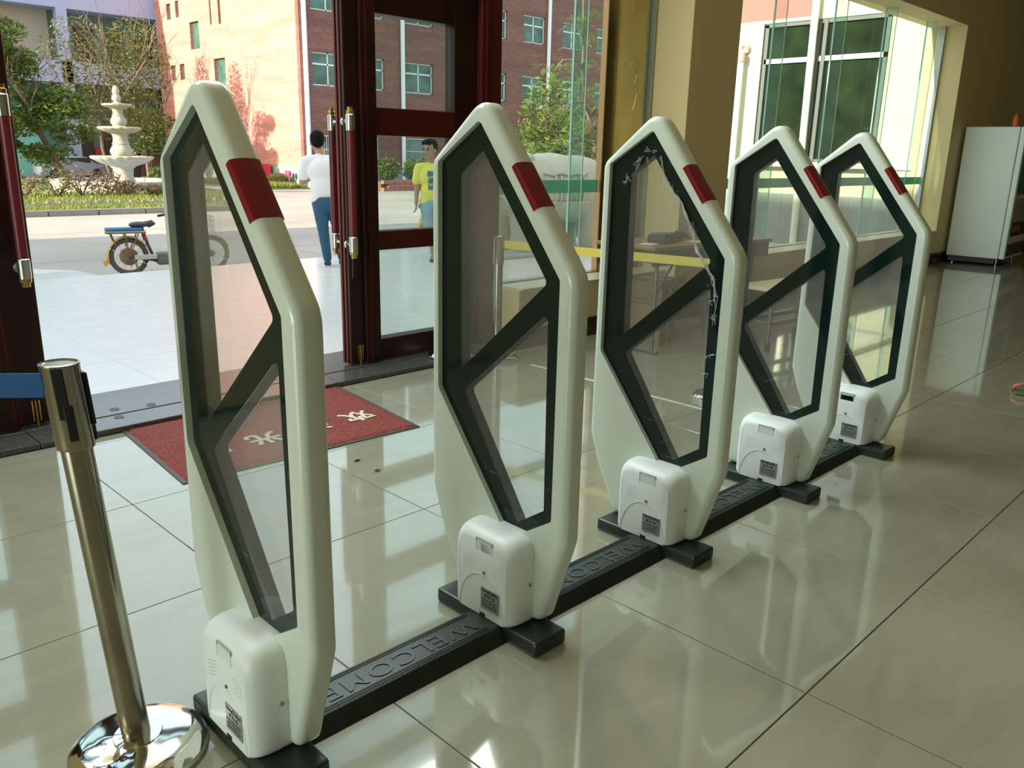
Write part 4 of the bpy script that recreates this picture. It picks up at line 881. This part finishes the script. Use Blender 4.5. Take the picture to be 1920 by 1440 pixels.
# ground-side things at the brick building
pn = thing('notice_board', 'red board on a thin post standing before the brick gable', 'board', (21.3, 38.15, -.45)); box('board', -.03, .0, -.38, .38, .45, 1.02, mat('sign_red', (.55, .02, .05), .5), pn); tube('post', [(-.0, .25, 0), (-.0, .25, .5)], .02, mat('post_red', (.45, .1, .08), .5), pn)
for k, (yy, lb) in enumerate(((35.75, 'pinkish red standpipe nearer the man in white'), (36.0, 'pinkish red standpipe nearer the round bush'))):
    hy = thing('standpipe', lb, 'standpipe', (21.1, yy, -.45)); tube('post', [(0, 0, 0), (0, 0, .55)], .03, MATS['post_red'], hy); lathe('valve_head', [(.001, .5), (.10, .52), (.11, .68), (.07, .76), (.001, .78)], mat('hydrant_pink', (.45, .05, .12), .5), hy, seg=14); tube('outlet', [(-.02, -.11, .62), (-.02, .11, .62)], .05, MATS['hydrant_pink'], hy)
shrub(20.80, 36.30, .56, .56, .56, M_lfy, 'round clipped olive bush before the brick gable', n=2600, size=.05, z0=-.40, name='round_bush', cat='bush')
gr = thing('grass_strip', 'strip of grass along the foot of the brick gable', 'grass', (19.9, 38, -.45), kind='stuff'); box('soil', -1.0, 1.4, -4, 8, 0, .06, M_grass, gr)
bm = bmesh.new()
for _ in range(5000):
    x = rnd.uniform(-1.0, 1.2); y = rnd.uniform(-3.9, 4); a = rnd.uniform(0, 3); h = rnd.uniform(.1, .28); bm.faces.new([bm.verts.new(p) for p in ((x-.03*math.cos(a), y-.03*math.sin(a), .05), (x+.03*math.cos(a), y+.03*math.sin(a), .05), (x, y+rnd.uniform(-.05, .05), .06+h))])
obj('blades', bm, MATS['grass_blade'], gr)
pw = thing('brick_planter', 'low red brick planter along the brick facade', 'planter', (23.2, 31.2, -.45))
for r_ in range(3):
    for k in range(19): box('brick', k*.62+(.3 if r_ % 2 else 0), k*.62+.60+(.3 if r_ % 2 else 0), 0, .2, r_*.16+.004, r_*.16+.152, mat('planter_red', (.34, .12, .10), .8, noise_s=2, noise_a=.1), pw)
box('soil', 0, 11.8, .2, 2.2, 0, .42, M_bark, pw); box('grey_pier', 2.6, 3.3, -.06, .25, 0, .66, M_stone, pw)
for k in range(6): shrub(24.1+k*1.9, 32.3, .86, .5, 1.0, M_lfd, 'green shrub in the brick planter, ' + ['leftmost, behind the door glass', 'second from the left', 'third from the left', 'third from the right', 'second from the right', 'rightmost of the row'][k], 'shrubs in the brick planter', 900, .10, z0=-.05)
# ---- tree on the right, near
def twig_tree(loc):
    t = thing('young_tree', 'young tree with bright feathery leaves behind the left glass bay', 'tree', loc); rnd = random.Random(5)
    tr = [(.75, 0, 0), (.60, .0, 1.2), (.42, 0, 2.05), (.18, 0, 2.65), (-.10, 0, 3.15), (-.17, 0, 3.8), (-.20, 0, 4.6), (-.28, 0, 5.6)]
    bm = bmesh.new(); add_tube(bm, tr, [.085, .075, .06, .055, .05, .045, .035, .02], 8)
    BR = [((.5, 0, 1.8), (-2.2, -.1, 2.0)), ((.55, 0, 1.5), (-1.9, .1, 1.55)), ((.18, 0, 2.65), (.75, -.2, 3.3)), ((-.05, 0, 3.05), (-1.05, 0, 2.8)), ((-.17, 0, 3.8), (-.62, 0, 4.0)), ((-.62, 0, 4.0), (-1.25, 0, 3.7)), ((-.2, 0, 4.6), (.25, 0, 5.0)), ((-.2, 0, 4.4), (-.7, 0, 5.0)), ((.45, 0, 2.0), (-1.2, .2, 2.35)), ((.5, 0, 1.7), (.6, -.3, 2.4))]
    for a, b in BR:
        a = Vector(a); b = Vector(b); mdl = a.lerp(b, .5)+Vector((0, 0, .12)); add_tube(bm, [a, mdl, b], [.035, .025, .012], 6)
    smooth_angle(obj('trunk', bm, M_barkp, t), 60)
    bm = bmesh.new(); C_ = [(-2.1, 1.95), (-1.7, 1.75), (-1.2, 1.95), (-.8, 2.15), (-.4, 1.75), (-1.9, 1.45), (-1.4, 1.3), (-.9, 1.5), (0, 1.95), (-.2, 1.3), (.3, 1.6), (-1.15, 2.75), (-.8, 2.85), (-.35, 2.6), (.0, 2.4), (-1.4, 3.75), (-1.0, 3.65), (-.55, 3.9), (-.1, 3.6), (.3, 3.3), (.6, 3.4), (.3, 4.0), (-.5, 4.9), (-.1, 5.1), (.2, 4.6), (-.35, 4.4), (.5, 2.6), (.1, 3.0), (-.6, 2.2), (.4, 2.1)]
    for cx, cz in C_:
        for _ in range(20):
            a = rnd.uniform(0, 6.28); st = Vector((cx+rnd.uniform(-.22, .22), rnd.uniform(-.35, .35), cz+rnd.uniform(-.10, .14))); d = Vector((math.cos(a), .6*math.sin(a), rnd.uniform(-.6, .1))).normalized()
            L = rnd.uniform(.16, .34); side = d.cross(Vector((0, 0, 1))).normalized()
            for q in range(6):
                for s in (-1, 1):
                    p = st+d*L*q/6-Vector((0, 0, .05*(q/6)**2)); e = (side*s+d*.5+Vector((0, 0, -.25))).normalized()*.075; wv = d*.016
                    bm.faces.new([bm.verts.new(z) for z in (p, p+e*.5+wv, p+e, p+e*.5-wv)])
    o = obj('foliage', bm, M_lfl, t); o['kind'] = 'stuff'
twig_tree((16.9, 14.2, -.45))
tree('dark_tree', 'dense dark green tree behind the young tree', (24.5, 22, -.45), [(0, 0, 1.6)], [((-.3, 0, 3.0), (1.3, 1.2, 1.7)), ((-1.9, 0, 1.6), (2.1, 1, 1.1)), ((.8, 0, 2.0), (1.5, 1, 1.5))], M_lfd, M_bark, 1700, .12, seed=21)
# ---- red planter by the elephant
rpn = thing('red_planter', 'red brick planter with yellow-green plant behind the stone elephant', 'planter', (13.2, 11.6, -.45))
for r_ in range(4):
    for k in range(8): box('brick', k*.30+(.15 if r_ % 2 else 0), k*.30+.288+(.15 if r_ % 2 else 0), 0, .15, r_*.11+.004, r_*.11+.104, mat('planter_pinkred', (.55, .10, .09), .6), rpn)
box('soil', 0, 2.5, .15, 1.2, 0, .40, M_bark, rpn); bm = bmesh.new(); leaf_cloud(bm, (1.2, .6, .62), (1.1, .4, .32), 900, .09, seed=3, shell=.1); o = obj('foliage', bm, M_lfl, rpn); o['kind'] = 'stuff'

# ---- stone elephant
M_ele = mat('carved_white_stone', (.47, .465, .40), .75, noise_s=5, noise_a=.08, bump=.5, bump_s=45)
el = thing('stone_elephant', 'carved white stone elephant statue with saddle blanket on the porch', 'statue', (8.75, 8.0, 0), math.radians(-6))
bm = bmesh.new()
ellips(bm, (.10, 0, .85), (.98, .47, .45)); ellips(bm, (.55, 0, .86), (.62, .47, .47)); ellips(bm, (-.45, 0, .90), (.55, .42, .42)); ellips(bm, (.10, 0, 1.02), (.7, .36, .30))
for sx, sy in ((.72, -.24), (.60, .26)): capsule(bm, (sx, sy, .72), .29, (sx-.02, sy, .30), .215); capsule(bm, (sx-.02, sy, .30), .215, (sx+.02, sy, .07), .20)
for sx, sy in ((-.55, -.22), (-.62, .24)): capsule(bm, (sx, sy, .75), .24, (sx, sy, .30), .175); capsule(bm, (sx, sy, .30), .175, (sx-.02, sy, .06), .185)
ellips(bm, (-1.02, 0, 1.00), (.36, .30, .36)); ellips(bm, (-1.10, -.10, 1.18), (.17, .14, .15)); ellips(bm, (-1.10, .10, 1.18), (.17, .14, .15)); capsule(bm, (-.7, 0, .98), .33, (-.95, 0, .98), .28)
tk = [(-1.22, 0, .92, .17), (-1.36, 0, .70, .13), (-1.40, 0, .48, .105), (-1.38, -.02, .30, .09), (-1.28, -.04, .18, .08), (-1.13, -.06, .20, .07), (-1.08, -.07, .32, .06)]
for a, b in zip(tk, tk[1:]): capsule(bm, a[:3], a[3], b[:3], b[3])
for s in (-1, 1): ellips(bm, (-.83, s*.33, .92), (.19, .05, .30), Matrix.Rotation(s*.45, 3, 'Z'))
capsule(bm, (1.04, 0, .98), .04, (1.11, 0, .66), .03); capsule(bm, (1.11, 0, .66), .03, (1.08, 0, .48), .045)
fuse('body', bm, M_ele, el, .022, 5)
bm = bmesh.new(); ellips(bm, (.06, 0, .87), (.72, .505, .485)); ellips(bm, (.0, 0, 1.03), (.60, .40, .32)); fuse('saddle_blanket', bm, M_ele, el, .02, 3, 'carved saddle blanket with scalloped edge', cut=[((0, 0, .62), (0, 0, -1)), ((.56, 0, 0), (1, 0, 0)), ((-.50, 0, 0), (-1, 0, 0))])
bm = bmesh.new()
for s in (-1,):
    def onb(x, z, k=1.02):
        v = 1-((x-.06)/.73)**2-((z-.87)/.495)**2; return (x, s*.505*k*math.sqrt(max(v, .02)), z)
    pts = [onb(.54-.0515*i, 1.06+.030*abs(math.sin(i*.63))) for i in range(21)]; add_tube(bm, pts, .020, 6)
    pts = [onb(.54-.0515*i, .70) for i in range(21)]; add_tube(bm, pts, .020, 6)
    for x in (.30, .22, -.12, -.20): add_tube(bm, [onb(x, z) for z in (1.06, .96, .86, .76, .70)], .016, 6)
    for k in range(5): add_tube(bm, [onb(.02-.05*k+.12, .82), onb(.02-.05*k+.12, .70)], .012, 5)
    for c_ in ((.42, .90), (.05, .95), (-.35, .92)):
        add_tube(bm, [onb(c_[0]+.05*math.cos(t), c_[1]+.05*math.sin(t), 1.03) for t in [2*PI*q/14 for q in range(15)]], .016, 5, False)
obj('blanket_relief', bm, M_ele, el, True)
ellips_b = bmesh.new(); ellips(ellips_b, (-.52, 0, 1.27), (.24, .26, .10)); fuse('saddle_roll', ellips_b, M_ele, el, .02, 2)
for s in (-1, 1): tube('tusk', [(-1.24, s*.13, .84), (-1.36, s*.16, .74), (-1.48, s*.16, .76)], [.035, .028, .01], M_ele, el)
for s in (-1, 1):
    bm = bmesh.new(); bmesh.ops.create_icosphere(bm, subdivisions=2, radius=.022, matrix=Matrix.Translation((-1.27, s*.17, 1.05))); obj('eye', bm, M_stone, el, True)
box('plinth', -1.6, 1.05, -.52, .52, 0, .05, M_ele, el, .01, 1)

# ---- electric bike
M_tan = mat('tan_fender', (.52, .36, .13), .5, noise_s=8, noise_a=.2); M_tyre = mat('tyre', (.10, .085, .065), .85); M_rust = mat('rusty_steel', (.20, .12, .06), .6, noise_s=14, noise_a=.35); M_mix = mat('frame_dark', (.05, .055, .06), .45)
def wheel(root, c, R, hub=.10):
    def tor(r, rt, seg=48): return [(c[0]+r*math.cos(2*PI*k/seg), c[1], c[2]+r*math.sin(2*PI*k/seg)) for k in range(seg+1)]
    bm = bmesh.new(); add_tube(bm, tor(R-.026, 0), .027, 10, False); bmesh.ops.remove_doubles(bm, verts=bm.verts, dist=1e-4); w = obj('wheel', bm, M_tyre, root, True)
    bm = bmesh.new(); add_tube(bm, tor(R-.058, 0), .012, 8, False); obj('rim', bm, M_rust, w, True)
    lathe('hub_motor', [(.001, -.05), (hub*.5, -.05), (hub, -.035), (hub, .035), (hub*.5, .05), (.001, .05)], M_rust, w, mtx=Matrix.Translation(c) @ Matrix.Rotation(PI/2, 4, 'X'), seg=28)
    bm = bmesh.new()
    for k in range(20):
        a = 2*PI*k/20; a2 = a+(.35 if k % 2 else -.35); add_tube(bm, [(c[0]+hub*.9*math.cos(a), c[1]+(.02 if k % 2 else -.02), c[2]+hub*.9*math.sin(a)), (c[0]+(R-.06)*math.cos(a2), c[1], c[2]+(R-.06)*math.sin(a2))], .0035, 5)
    obj('spokes', bm, M_steel, w)
def ebike(loc, rz, label):
    t = thing('electric_bike', label, 'bike', loc, rz, group='electric bikes on the forecourt'); R = .262
    wheel(t, (0, 0, R), R, .12); wheel(t, (1.12, 0, R), R, .05)
    bm = bmesh.new()
    for sg in (0, 1.12):
        n_ = 18; prev = None
        for k in range(n_+1):
            a = (math.radians(28)+math.radians(172)*k/n_) if sg == 0 else (math.radians(20)+math.radians(140)*k/n_)
            ring = [bm.verts.new((sg+(R+.022+dr)*math.cos(a), y, R+(R+.022+dr)*math.sin(a))) for y, dr in ((-.045, -.02), (-.03, 0), (.03, 0), (.045, -.02))]
            if prev: [bm.faces.new((prev[q], prev[q+1], ring[q+1], ring[q])) for q in range(3)]
            prev = ring
    obj('fender', bm, M_tan, t, True)
    box('tail_light', -.335, -.285, -.035, .035, .15, .23, mat('amber_lens', (.75, .38, .05), .3), t, .012, 2)
    rk = box('rack', -.27, .24, -.085, .085, .585, .60, M_rust, t); 
    for y in (-.075, .075):
        for x, z in ((-.21, .585), (-.03, .585), (.14, .585)): tube('strut', [(x, y, z), (0 if x > -.2 else -.16, y, .27 if x > -.2 else .42)], .009, M_rust, rk, 6)
    for k in range(4): tube('rack_bar', [(-.27, -.07+.047*k, .612), (.24, -.07+.047*k, .606)], .011, mat('rack_cream', (.60, .55, .42), .5), rk, 6)
    bm = bmesh.new(); add_box(bm, -.27, .20, -.09, .09, .62, .665, .018, 3); obj('cushion', bm, mat('cushion_blue', (.03, .14, .32), .5, noise_s=9, noise_a=.3), t, True, 'blue rear cushion')
    sec = []
    bm = bmesh.new(); ellips(bm, (.16, 0, .70), (.13, .085, .045)); ellips(bm, (.29, 0, .71), (.10, .04, .04)); capsule(bm, (.30, 0, .69), .035, (.33, 0, .735), .03); fuse('saddle', bm, mat('saddle_black', (.03, .045, .06), .35), t, .012, 2)
    tube('seat_post', [(.20, 0, .66), (.26, 0, .42), (.33, 0, .22)], .022, M_mix, t); tube('spring', [(.21, 0, .60), (.235, 0, .48)], .028, mat('red_cover', (.35, .03, .04), .5), t)
    tube('frame_tube', [(0, -.06, .262), (.33, -.05, .20), (.42, -.02, .20)], .018, M_mix, t); tube('frame_tube', [(0, .06, .262), (.33, .05, .20), (.42, .02, .20)], .018, M_mix, t); tube('frame_tube', [(.33, 0, .20), (.62, 0, .17), (.80, 0, .30), (.90, 0, .68)], .03, M_mix, t)
    box('chain_guard', .06, .36, -.10, -.075, .22, .29, mat('guard_cream', (.50, .47, .38), .5), t, .01, 1)
    bx = box('battery_case', .36, .66, -.09, .09, .13, .31, mat('case_olive', (.17, .16, .12), .5), t, .03, 3); lathe('motor_cover', [(.001, 0), (.06, 0), (.06, .02), (.001, .03)], M_leg, bx, mtx=Matrix.Translation((.42, -.09, .22)) @ Matrix.Rotation(PI/2, 4, 'X'), seg=20)
    bm = bmesh.new(); ellips(bm, (.78, 0, .42), (.07, .17, .33), Matrix.Rotation(-.12, 3, 'Y')); fuse('leg_shield', bm, mat('shield_blue_grey', (.10, .17, .24), .35), t, .02, 2)
    tube('steering_column', [(.86, 0, .60), (.82, 0, .86)], .02, M_mix, t); tube('fork', [(1.12, -.05, .262), (.90, -.04, .62)], .015, M_mix, t); tube('fork', [(1.12, .05, .262), (.90, .04, .62)], .015, M_mix, t)
    hb = tube('handlebar', [(.58, -.30, .80), (.72, -.25, .85), (.82, -.1, .88), (.82, .1, .88), (.72, .25, .85), (.58, .30, .80)], .012, M_steel, t)
    tube('grip', [(.48, -.32, .79), (.64, -.29, .82)], .018, M_blk, hb); tube('grip', [(.48, .32, .79), (.64, .29, .82)], .018, M_blk, hb); bm = bmesh.new(); ellips(bm, (.78, 0, .90), (.10, .12, .05)); obj('console', bm, M_blk, hb, True)
    bm = bmesh.new()
    for z in (.58, .66, .74, .80): add_tube(bm, [(.92, -.13, z), (1.16, -.15, z), (1.16, .15, z), (.92, .13, z), (.92, -.13, z)], .005, 5)
    for k in range(5):
        for y in (-.15, .15): add_tube(bm, [(.94+.055*k, y*.93, .58), (.94+.055*k, y*.97, .80)], .004, 5)
        add_tube(bm, [(1.16, -.14+.07*k, .58), (1.16, -.14+.07*k, .80)], .004, 5)
    obj('basket', bm, M_steel, t)
    tube('kick_stand', [(.05, -.08, .24), (.10, -.16, .01)], .010, M_rust, t)
ebike((4.52, 12.0, -.447), math.radians(-12), 'electric bike with blue rear cushion parked beyond the porch edge')
ebike((11.93, 14.35, -.447), math.radians(2), 'electric bike standing behind the man in yellow')

# ------------------------------------------------------------------ people
M_skin = mat('skin', (.42, .24, .15), .55); M_hair = mat('black_hair', (.006, .005, .005), .8, spec=.15, bump=.6, bump_s=90)
def hand(bm, wrist, tip, side, s=1., curl=.35, up=Vector((0, 0, 1))):
    """palm + four fingers + thumb running from wrist towards tip; side = across the palm"""
    w_ = Vector(wrist); d = (Vector(tip)-w_).normalized(); sd = Vector(side).normalized(); nn = d.cross(sd).normalized()
    for k in range(3): capsule(bm, w_+sd*(k-1)*.014*s, .013*s, w_+d*.065*s+sd*(k-1)*.020*s, .012*s, 8)
    for k, L in enumerate((.056, .064, .060, .048)):
        b = w_+d*.070*s+sd*(k-1.5)*.0175*s; m1 = b+(d*math.cos(curl*.6)+nn*math.sin(curl*.6))*L*.5*s; m2 = m1+(d*math.cos(curl*1.9)+nn*math.sin(curl*1.9))*L*.5*s
        capsule(bm, b-d*.012*s, .0085*s, m1, .0080*s, 8); capsule(bm, m1, .0080*s, m2, .0068*s, 8)
    b = w_+d*.022*s-sd*.022*s; m1 = b+(d*.75-sd*.65+nn*.2).normalized()*.034*s; m2 = m1+(d*.95-sd*.15+nn*.35).normalized()*.028*s
    capsule(bm, b, .0115*s, m1, .0095*s, 8); capsule(bm, m1, .0095*s, m2, .0080*s, 8)
def head(bm, c, rot, s=1.):
    def P(x, y, z): return Vector(c)+rot @ (Vector((x, y, z))*s)
    ellips(bm, P(0, .012, .035), (.074*s, .092*s, .088*s), rot); ellips(bm, P(0, -.012, -.035), (.060*s, .072*s, .075*s), rot); ellips(bm, P(0, -.040, -.082), (.034*s, .034*s, .026*s), rot)
    capsule(bm, P(0, -.085, .010), .010*s, P(0, -.100, -.022), .014*s, 8); ellips(bm, P(.012, -.090, -.026), (.010*s,)*3, None, 2); ellips(bm, P(-.012, -.090, -.026), (.010*s,)*3, None, 2)
    ellips(bm, P(0, -.082, -.055), (.024*s, .012*s, .009*s), rot, 2)
    for q in (-1, 1): ellips(bm, P(q*.076, .01, -.005), (.010*s, .020*s, .032*s), rot, 2); ellips(bm, P(q*.030, -.078, .028), (.022*s, .012*s, .008*s), rot, 2)
    return P
def face(root, P, s, rot):
    for q in (-1, 1):
        bm = bmesh.new(); ellips(bm, P(q*.030, -.079, .012), (.013*s, .008*s, .005*s), rot, 2); e = obj('eye', bm, M_hair, root, True)
        bm = bmesh.new(); ellips(bm, P(q*.031, -.086, .034), (.020*s, .006*s, .0045*s), rot, 2); obj('eyebrow', bm, M_hair, root, True)
    bm = bmesh.new(); ellips(bm, P(0, -.091, -.056), (.020*s, .006*s, .004*s), rot, 2); obj('mouth', bm, mat('lips', (.32, .12, .09), .5), root, True)
R3 = lambda a, ax: Matrix.Rotation(a, 3, ax)
# man in the white T-shirt: seen from behind, head bowed
p1 = thing('person', 'man in white T-shirt and blue jeans standing on the porch with his back turned', 'person', (5.41, 8.33, 0), -.571)
hr = R3(PI, 'Z') @ R3(.28, 'X')
bm = bmesh.new()
P = head(bm, (-.075, .06, 1.395), hr, 1.0)
capsule(bm, (-.06, .045, 1.33), .052, (-.04, .0, 1.22), .060)
ellips(bm, (-.03, .0, 1.08), (.16, .10, .17)); ellips(bm, (-.01, 0, .88), (.13, .09, .15)); ellips(bm, (0, 0, .77), (.14, .10, .09))
for s in (-1, 1):
    sh_ = (-.035+s*.175, .0, 1.185); elb = (-.035+s*.225, .03, .955); wr = (-.035+s*.10, .24, 1.02)
    capsule(bm, (-.035, 0, 1.20), .06, sh_, .052); capsule(bm, sh_, .048, elb, .038); capsule(bm, elb, .037, wr, .024); hand(bm, wr, (-.03+s*.03, .34, 1.06), (0, 0, -s), .95, .6)
for s, hp, kn, an in ((-1, (-.075, 0, .73), (-.045, -.01, .41), (-.01, .0, .07)), (1, (.085, 0, .73), (.12, .05, .42), (.16, .10, .07))):
    capsule(bm, hp, .080, kn, .052); capsule(bm, kn, .052, an, .034); capsule(bm, an, .034, (an[0], an[1]+.11, .035), .028)
fuse('body', bm, M_skin, p1, .0075, 2); face(p1, P, 1.0, hr)
bm = bmesh.new(); ellips(bm, P(0, .028, .050), (.084, .094, .088), hr); ellips(bm, P(0, .055, .005), (.076, .060, .075), hr); ellips(bm, P(0, -.03, .095), (.06, .06, .04), hr); capsule(bm, P(.068, .0, .03), .018, P(.07, .01, .0), .012); capsule(bm, P(-.068, .0, .03), .018, P(-.07, .01, .0), .012)
fuse('hair', bm, M_hair, p1, .009, 1)
bm = bmesh.new()
ellips(bm, (-.03, -.005, 1.10), (.185, .125, .155)); ellips(bm, (-.015, -.005, .93), (.165, .118, .20)); capsule(bm, (-.10, 0, .79), .085, (.09, 0, .79), .085); capsule(bm, (-.17, .0, 1.20), .068, (.11, .0, 1.20), .068); capsule(bm, (-.05, .01, 1.235), .066, (-.045, 0, 1.21), .075)
for s in (-1, 1): sh_ = (-.035+s*.175, .0, 1.185); capsule(bm, sh_, .070, (-.035+s*.215, .02, 1.04), .066)
sh1 = fuse('tshirt', bm, mat('white_cotton', (.84, .84, .84), .8, bump=.25, bump_s=14), p1, .011, 3, 'plain white short-sleeved T-shirt', cut=[((0, 0, .745), (0, 0, -1))])
bm = bmesh.new()
for s, hp, kn, an in ((-1, (-.075, 0, .73), (-.045, -.01, .41), (-.01, .0, .10)), (1, (.085, 0, .73), (.12, .05, .42), (.16, .10, .10))): capsule(bm, hp, .092, kn, .064); capsule(bm, kn, .064, an, .050)
ellips(bm, (0, -.01, .74), (.155, .112, .11))
fuse('jeans', bm, mat('blue_denim', (.025, .085, .16), .8, noise_s=9, noise_a=.25, bump=.4, bump_s=18), p1, .010, 2, cut=[((0, 0, .80), (0, 0, 1)), ((0, 0, .075), (0, 0, -1))])
for an in ((-.01, .0), (.16, .10)):
    bm = bmesh.new(); capsule(bm, (an[0], an[1]-.02, .045), .042, (an[0], an[1]+.14, .038), .036); fuse('shoe', bm, mat('navy_canvas', (.02, .04, .09), .7), p1, .009, 1, cut=[((0, 0, .014), (0, 0, -1))]); bm = bmesh.new(); add_box(bm, an[0]-.043, an[0]+.043, an[1]-.06, an[1]+.175, 0, .018, .008, 2); obj('shoe_sole', bm, mat('sole_white', (.7, .7, .66), .6), p1, True)
# man in the yellow T-shirt: walking towards the doors, head turned to his right
p2 = thing('person', 'young man in yellow printed T-shirt and pale denim shorts walking outside the door', 'person', (6.75, 8.08, 0), -.688)
hr = R3(-.62, 'Z') @ R3(.10, 'X')
bm = bmesh.new(); P = head(bm, (-.005, .0, 1.345), hr, 1.02)
capsule(bm, (.0, .02, 1.27), .050, (.02, .02, 1.165), .058); ellips(bm, (.03, .02, 1.02), (.155, .095, .17)); ellips(bm, (.035, .02, .84), (.125, .09, .14)); ellips(bm, (.035, .02, .74), (.13, .095, .09))
for s, elb, wr, tip in ((-1, (-.165, .035, .885), (-.175, -.03, .705), (-.175, -.05, .60)), (1, (.235, .06, .90), (.25, .02, .72), (.25, .0, .62))):
    sh_ = (.03+s*.165, .02, 1.125); capsule(bm, (.03, .02, 1.14), .058, sh_, .050); capsule(bm, sh_, .047, elb, .036); capsule(bm, elb, .035, wr, .024); hand(bm, wr, tip, (0, -1, 0), .98, .7*(-s))
LG = ((-1, (-.045, .02, .70), (-.01, -.06, .39), (.035, .02, .09)), (1, (.115, .02, .70), (.125, -.03, .38), (.13, .14, .10)))
for s, hp, kn, an in LG: capsule(bm, hp, .078, kn, .050); capsule(bm, kn, .050, an, .030); capsule(bm, an, .030, (an[0]-.01, an[1]-.12, .035 if s < 0 else .05), .024)
fuse('body', bm, M_skin, p2, .0075, 2); face(p2, P, 1.02, hr)
bm = bmesh.new(); ellips(bm, P(0, .030, .055), (.083, .090, .082), hr); ellips(bm, P(0, .060, .01), (.074, .055, .07), hr); ellips(bm, P(0, -.045, .098), (.060, .055, .034), hr); capsule(bm, P(-.055, -.055, .085), .022, P(.045, -.06, .088), .022); capsule(bm, P(.070, .0, .04), .018, P(.072, .012, .0), .012); capsule(bm, P(-.070, .0, .04), .018, P(-.072, .012, .0), .012)
fuse('hair', bm, M_hair, p2, .009, 1)
M_yt = mat('yellow_cotton', (.78, .72, .12), .8, bump=.25, bump_s=14)
bm = bmesh.new(); ellips(bm, (.03, .015, 1.04), (.175, .118, .155)); ellips(bm, (.035, .015, .86), (.155, .112, .20)); capsule(bm, (-.05, .015, .73), .086, (.12, .015, .73), .086); capsule(bm, (-.10, .02, 1.135), .064, (.16, .02, 1.135), .064); capsule(bm, (.012, .02, 1.165), .064, (.02, .02, 1.14), .07)
for s, e in ((-1, (-.165, .030, .985)), (1, (.225, .045, .985))): capsule(bm, (.03+s*.165, .02, 1.125), .066, e, .062)
ts = fuse('tshirt', bm, M_yt, p2, .011, 3, 'yellow T-shirt with blue and white print', cut=[((0, 0, .69), (0, 0, -1))])
bm = bmesh.new(); add_tube(bm, [(.016+.062*math.cos(t), .016+.058*math.sin(t), 1.178+.026*math.sin(t)) for t in [2*PI*k/20 for k in range(21)]], .009, 6); obj('collar', bm, mat('collar_teal', (.20, .42, .36), .7), ts, True)
bm = bmesh.new(); rr = random.Random(9)
def surf(x, z):
    best = -.09
    for c_, r_ in (((.03, .015, 1.04), (.175, .118, .155)), ((.035, .015, .86), (.155, .112, .20))):
        v = 1-((x-c_[0])/r_[0])**2-((z-c_[2])/r_[2])**2
        if v > 0: best = min(best, c_[1]-r_[1]*math.sqrt(v))
    return best-.0035
def patch(bm, x0, x1, z0, z1):
    n_ = 3; g = [[bm.verts.new((x0+(x1-x0)*i/n_, surf(x0+(x1-x0)*i/n_, z0+(z1-z0)*j/n_), z0+(z1-z0)*j/n_)) for j in range(n_+1)] for i in range(n_+1)]
    for i in range(n_):
        for j in range(n_): bm.faces.new((g[i][j], g[i+1][j], g[i+1][j+1], g[i][j+1]))
for q in ((-.035, .015, 1.035, 1.10), (.045, .12, 1.035, 1.105), (-.025, .04, .955, 1.02), (.05, .115, .90, 1.025), (-.025, .03, .88, .945), (.02, .035, 1.04, 1.10)): patch(bm, *q)
obj('shirt_print', bm, mat('print_slate_blue', (.07, .14, .24), .7), ts)
bm = bmesh.new()
for _ in range(16):
    x = rr.uniform(-.02, .10); z = rr.uniform(.89, 1.08); a = rr.uniform(0, 3); dx, dz = .016*math.cos(a), .016*math.sin(a); add_tube(bm, [(x-dx, surf(x-dx, z-dz)-.001, z-dz), (x+dx, surf(x+dx, z+dz)-.001, z+dz)], .003, 5)
obj('print_strokes', bm, mat('print_white', (.75, .74, .5), .7), ts)
bm = bmesh.new()
for s, hp, kn, an in LG: k2 = Vector(kn).lerp(Vector(an), .12); capsule(bm, hp, .092, kn, .075); capsule(bm, kn, .075, k2, .074)
ellips(bm, (.035, .015, .71), (.145, .105, .10)); fuse('denim_shorts', bm, mat('pale_denim', (.26, .38, .46), .85, noise_s=7, noise_a=.15, bump=.3, bump_s=16), p2, .010, 2, cut=[((0, 0, .76), (0, 0, 1)), ((0, 0, .335), (0, 0, -1))])
for (s, hp, kn, an), z in zip(LG, (.0, .018)):
    bm = bmesh.new(); add_box(bm, an[0]-.045, an[0]+.035, an[1]-.17, an[1]+.055, z, z+.016, .007, 2); sn = obj('sandal', bm, mat('sandal_dark', (.05, .05, .04), .6), p2, True)
    tube('sandal_strap', [(an[0]-.042, an[1]-.09, z+.012), (an[0]-.03, an[1]-.09, z+.06), (an[0]+.02, an[1]-.09, z+.06), (an[0]+.032, an[1]-.09, z+.012)], .009, MATS['sandal_dark'], sn, 6)
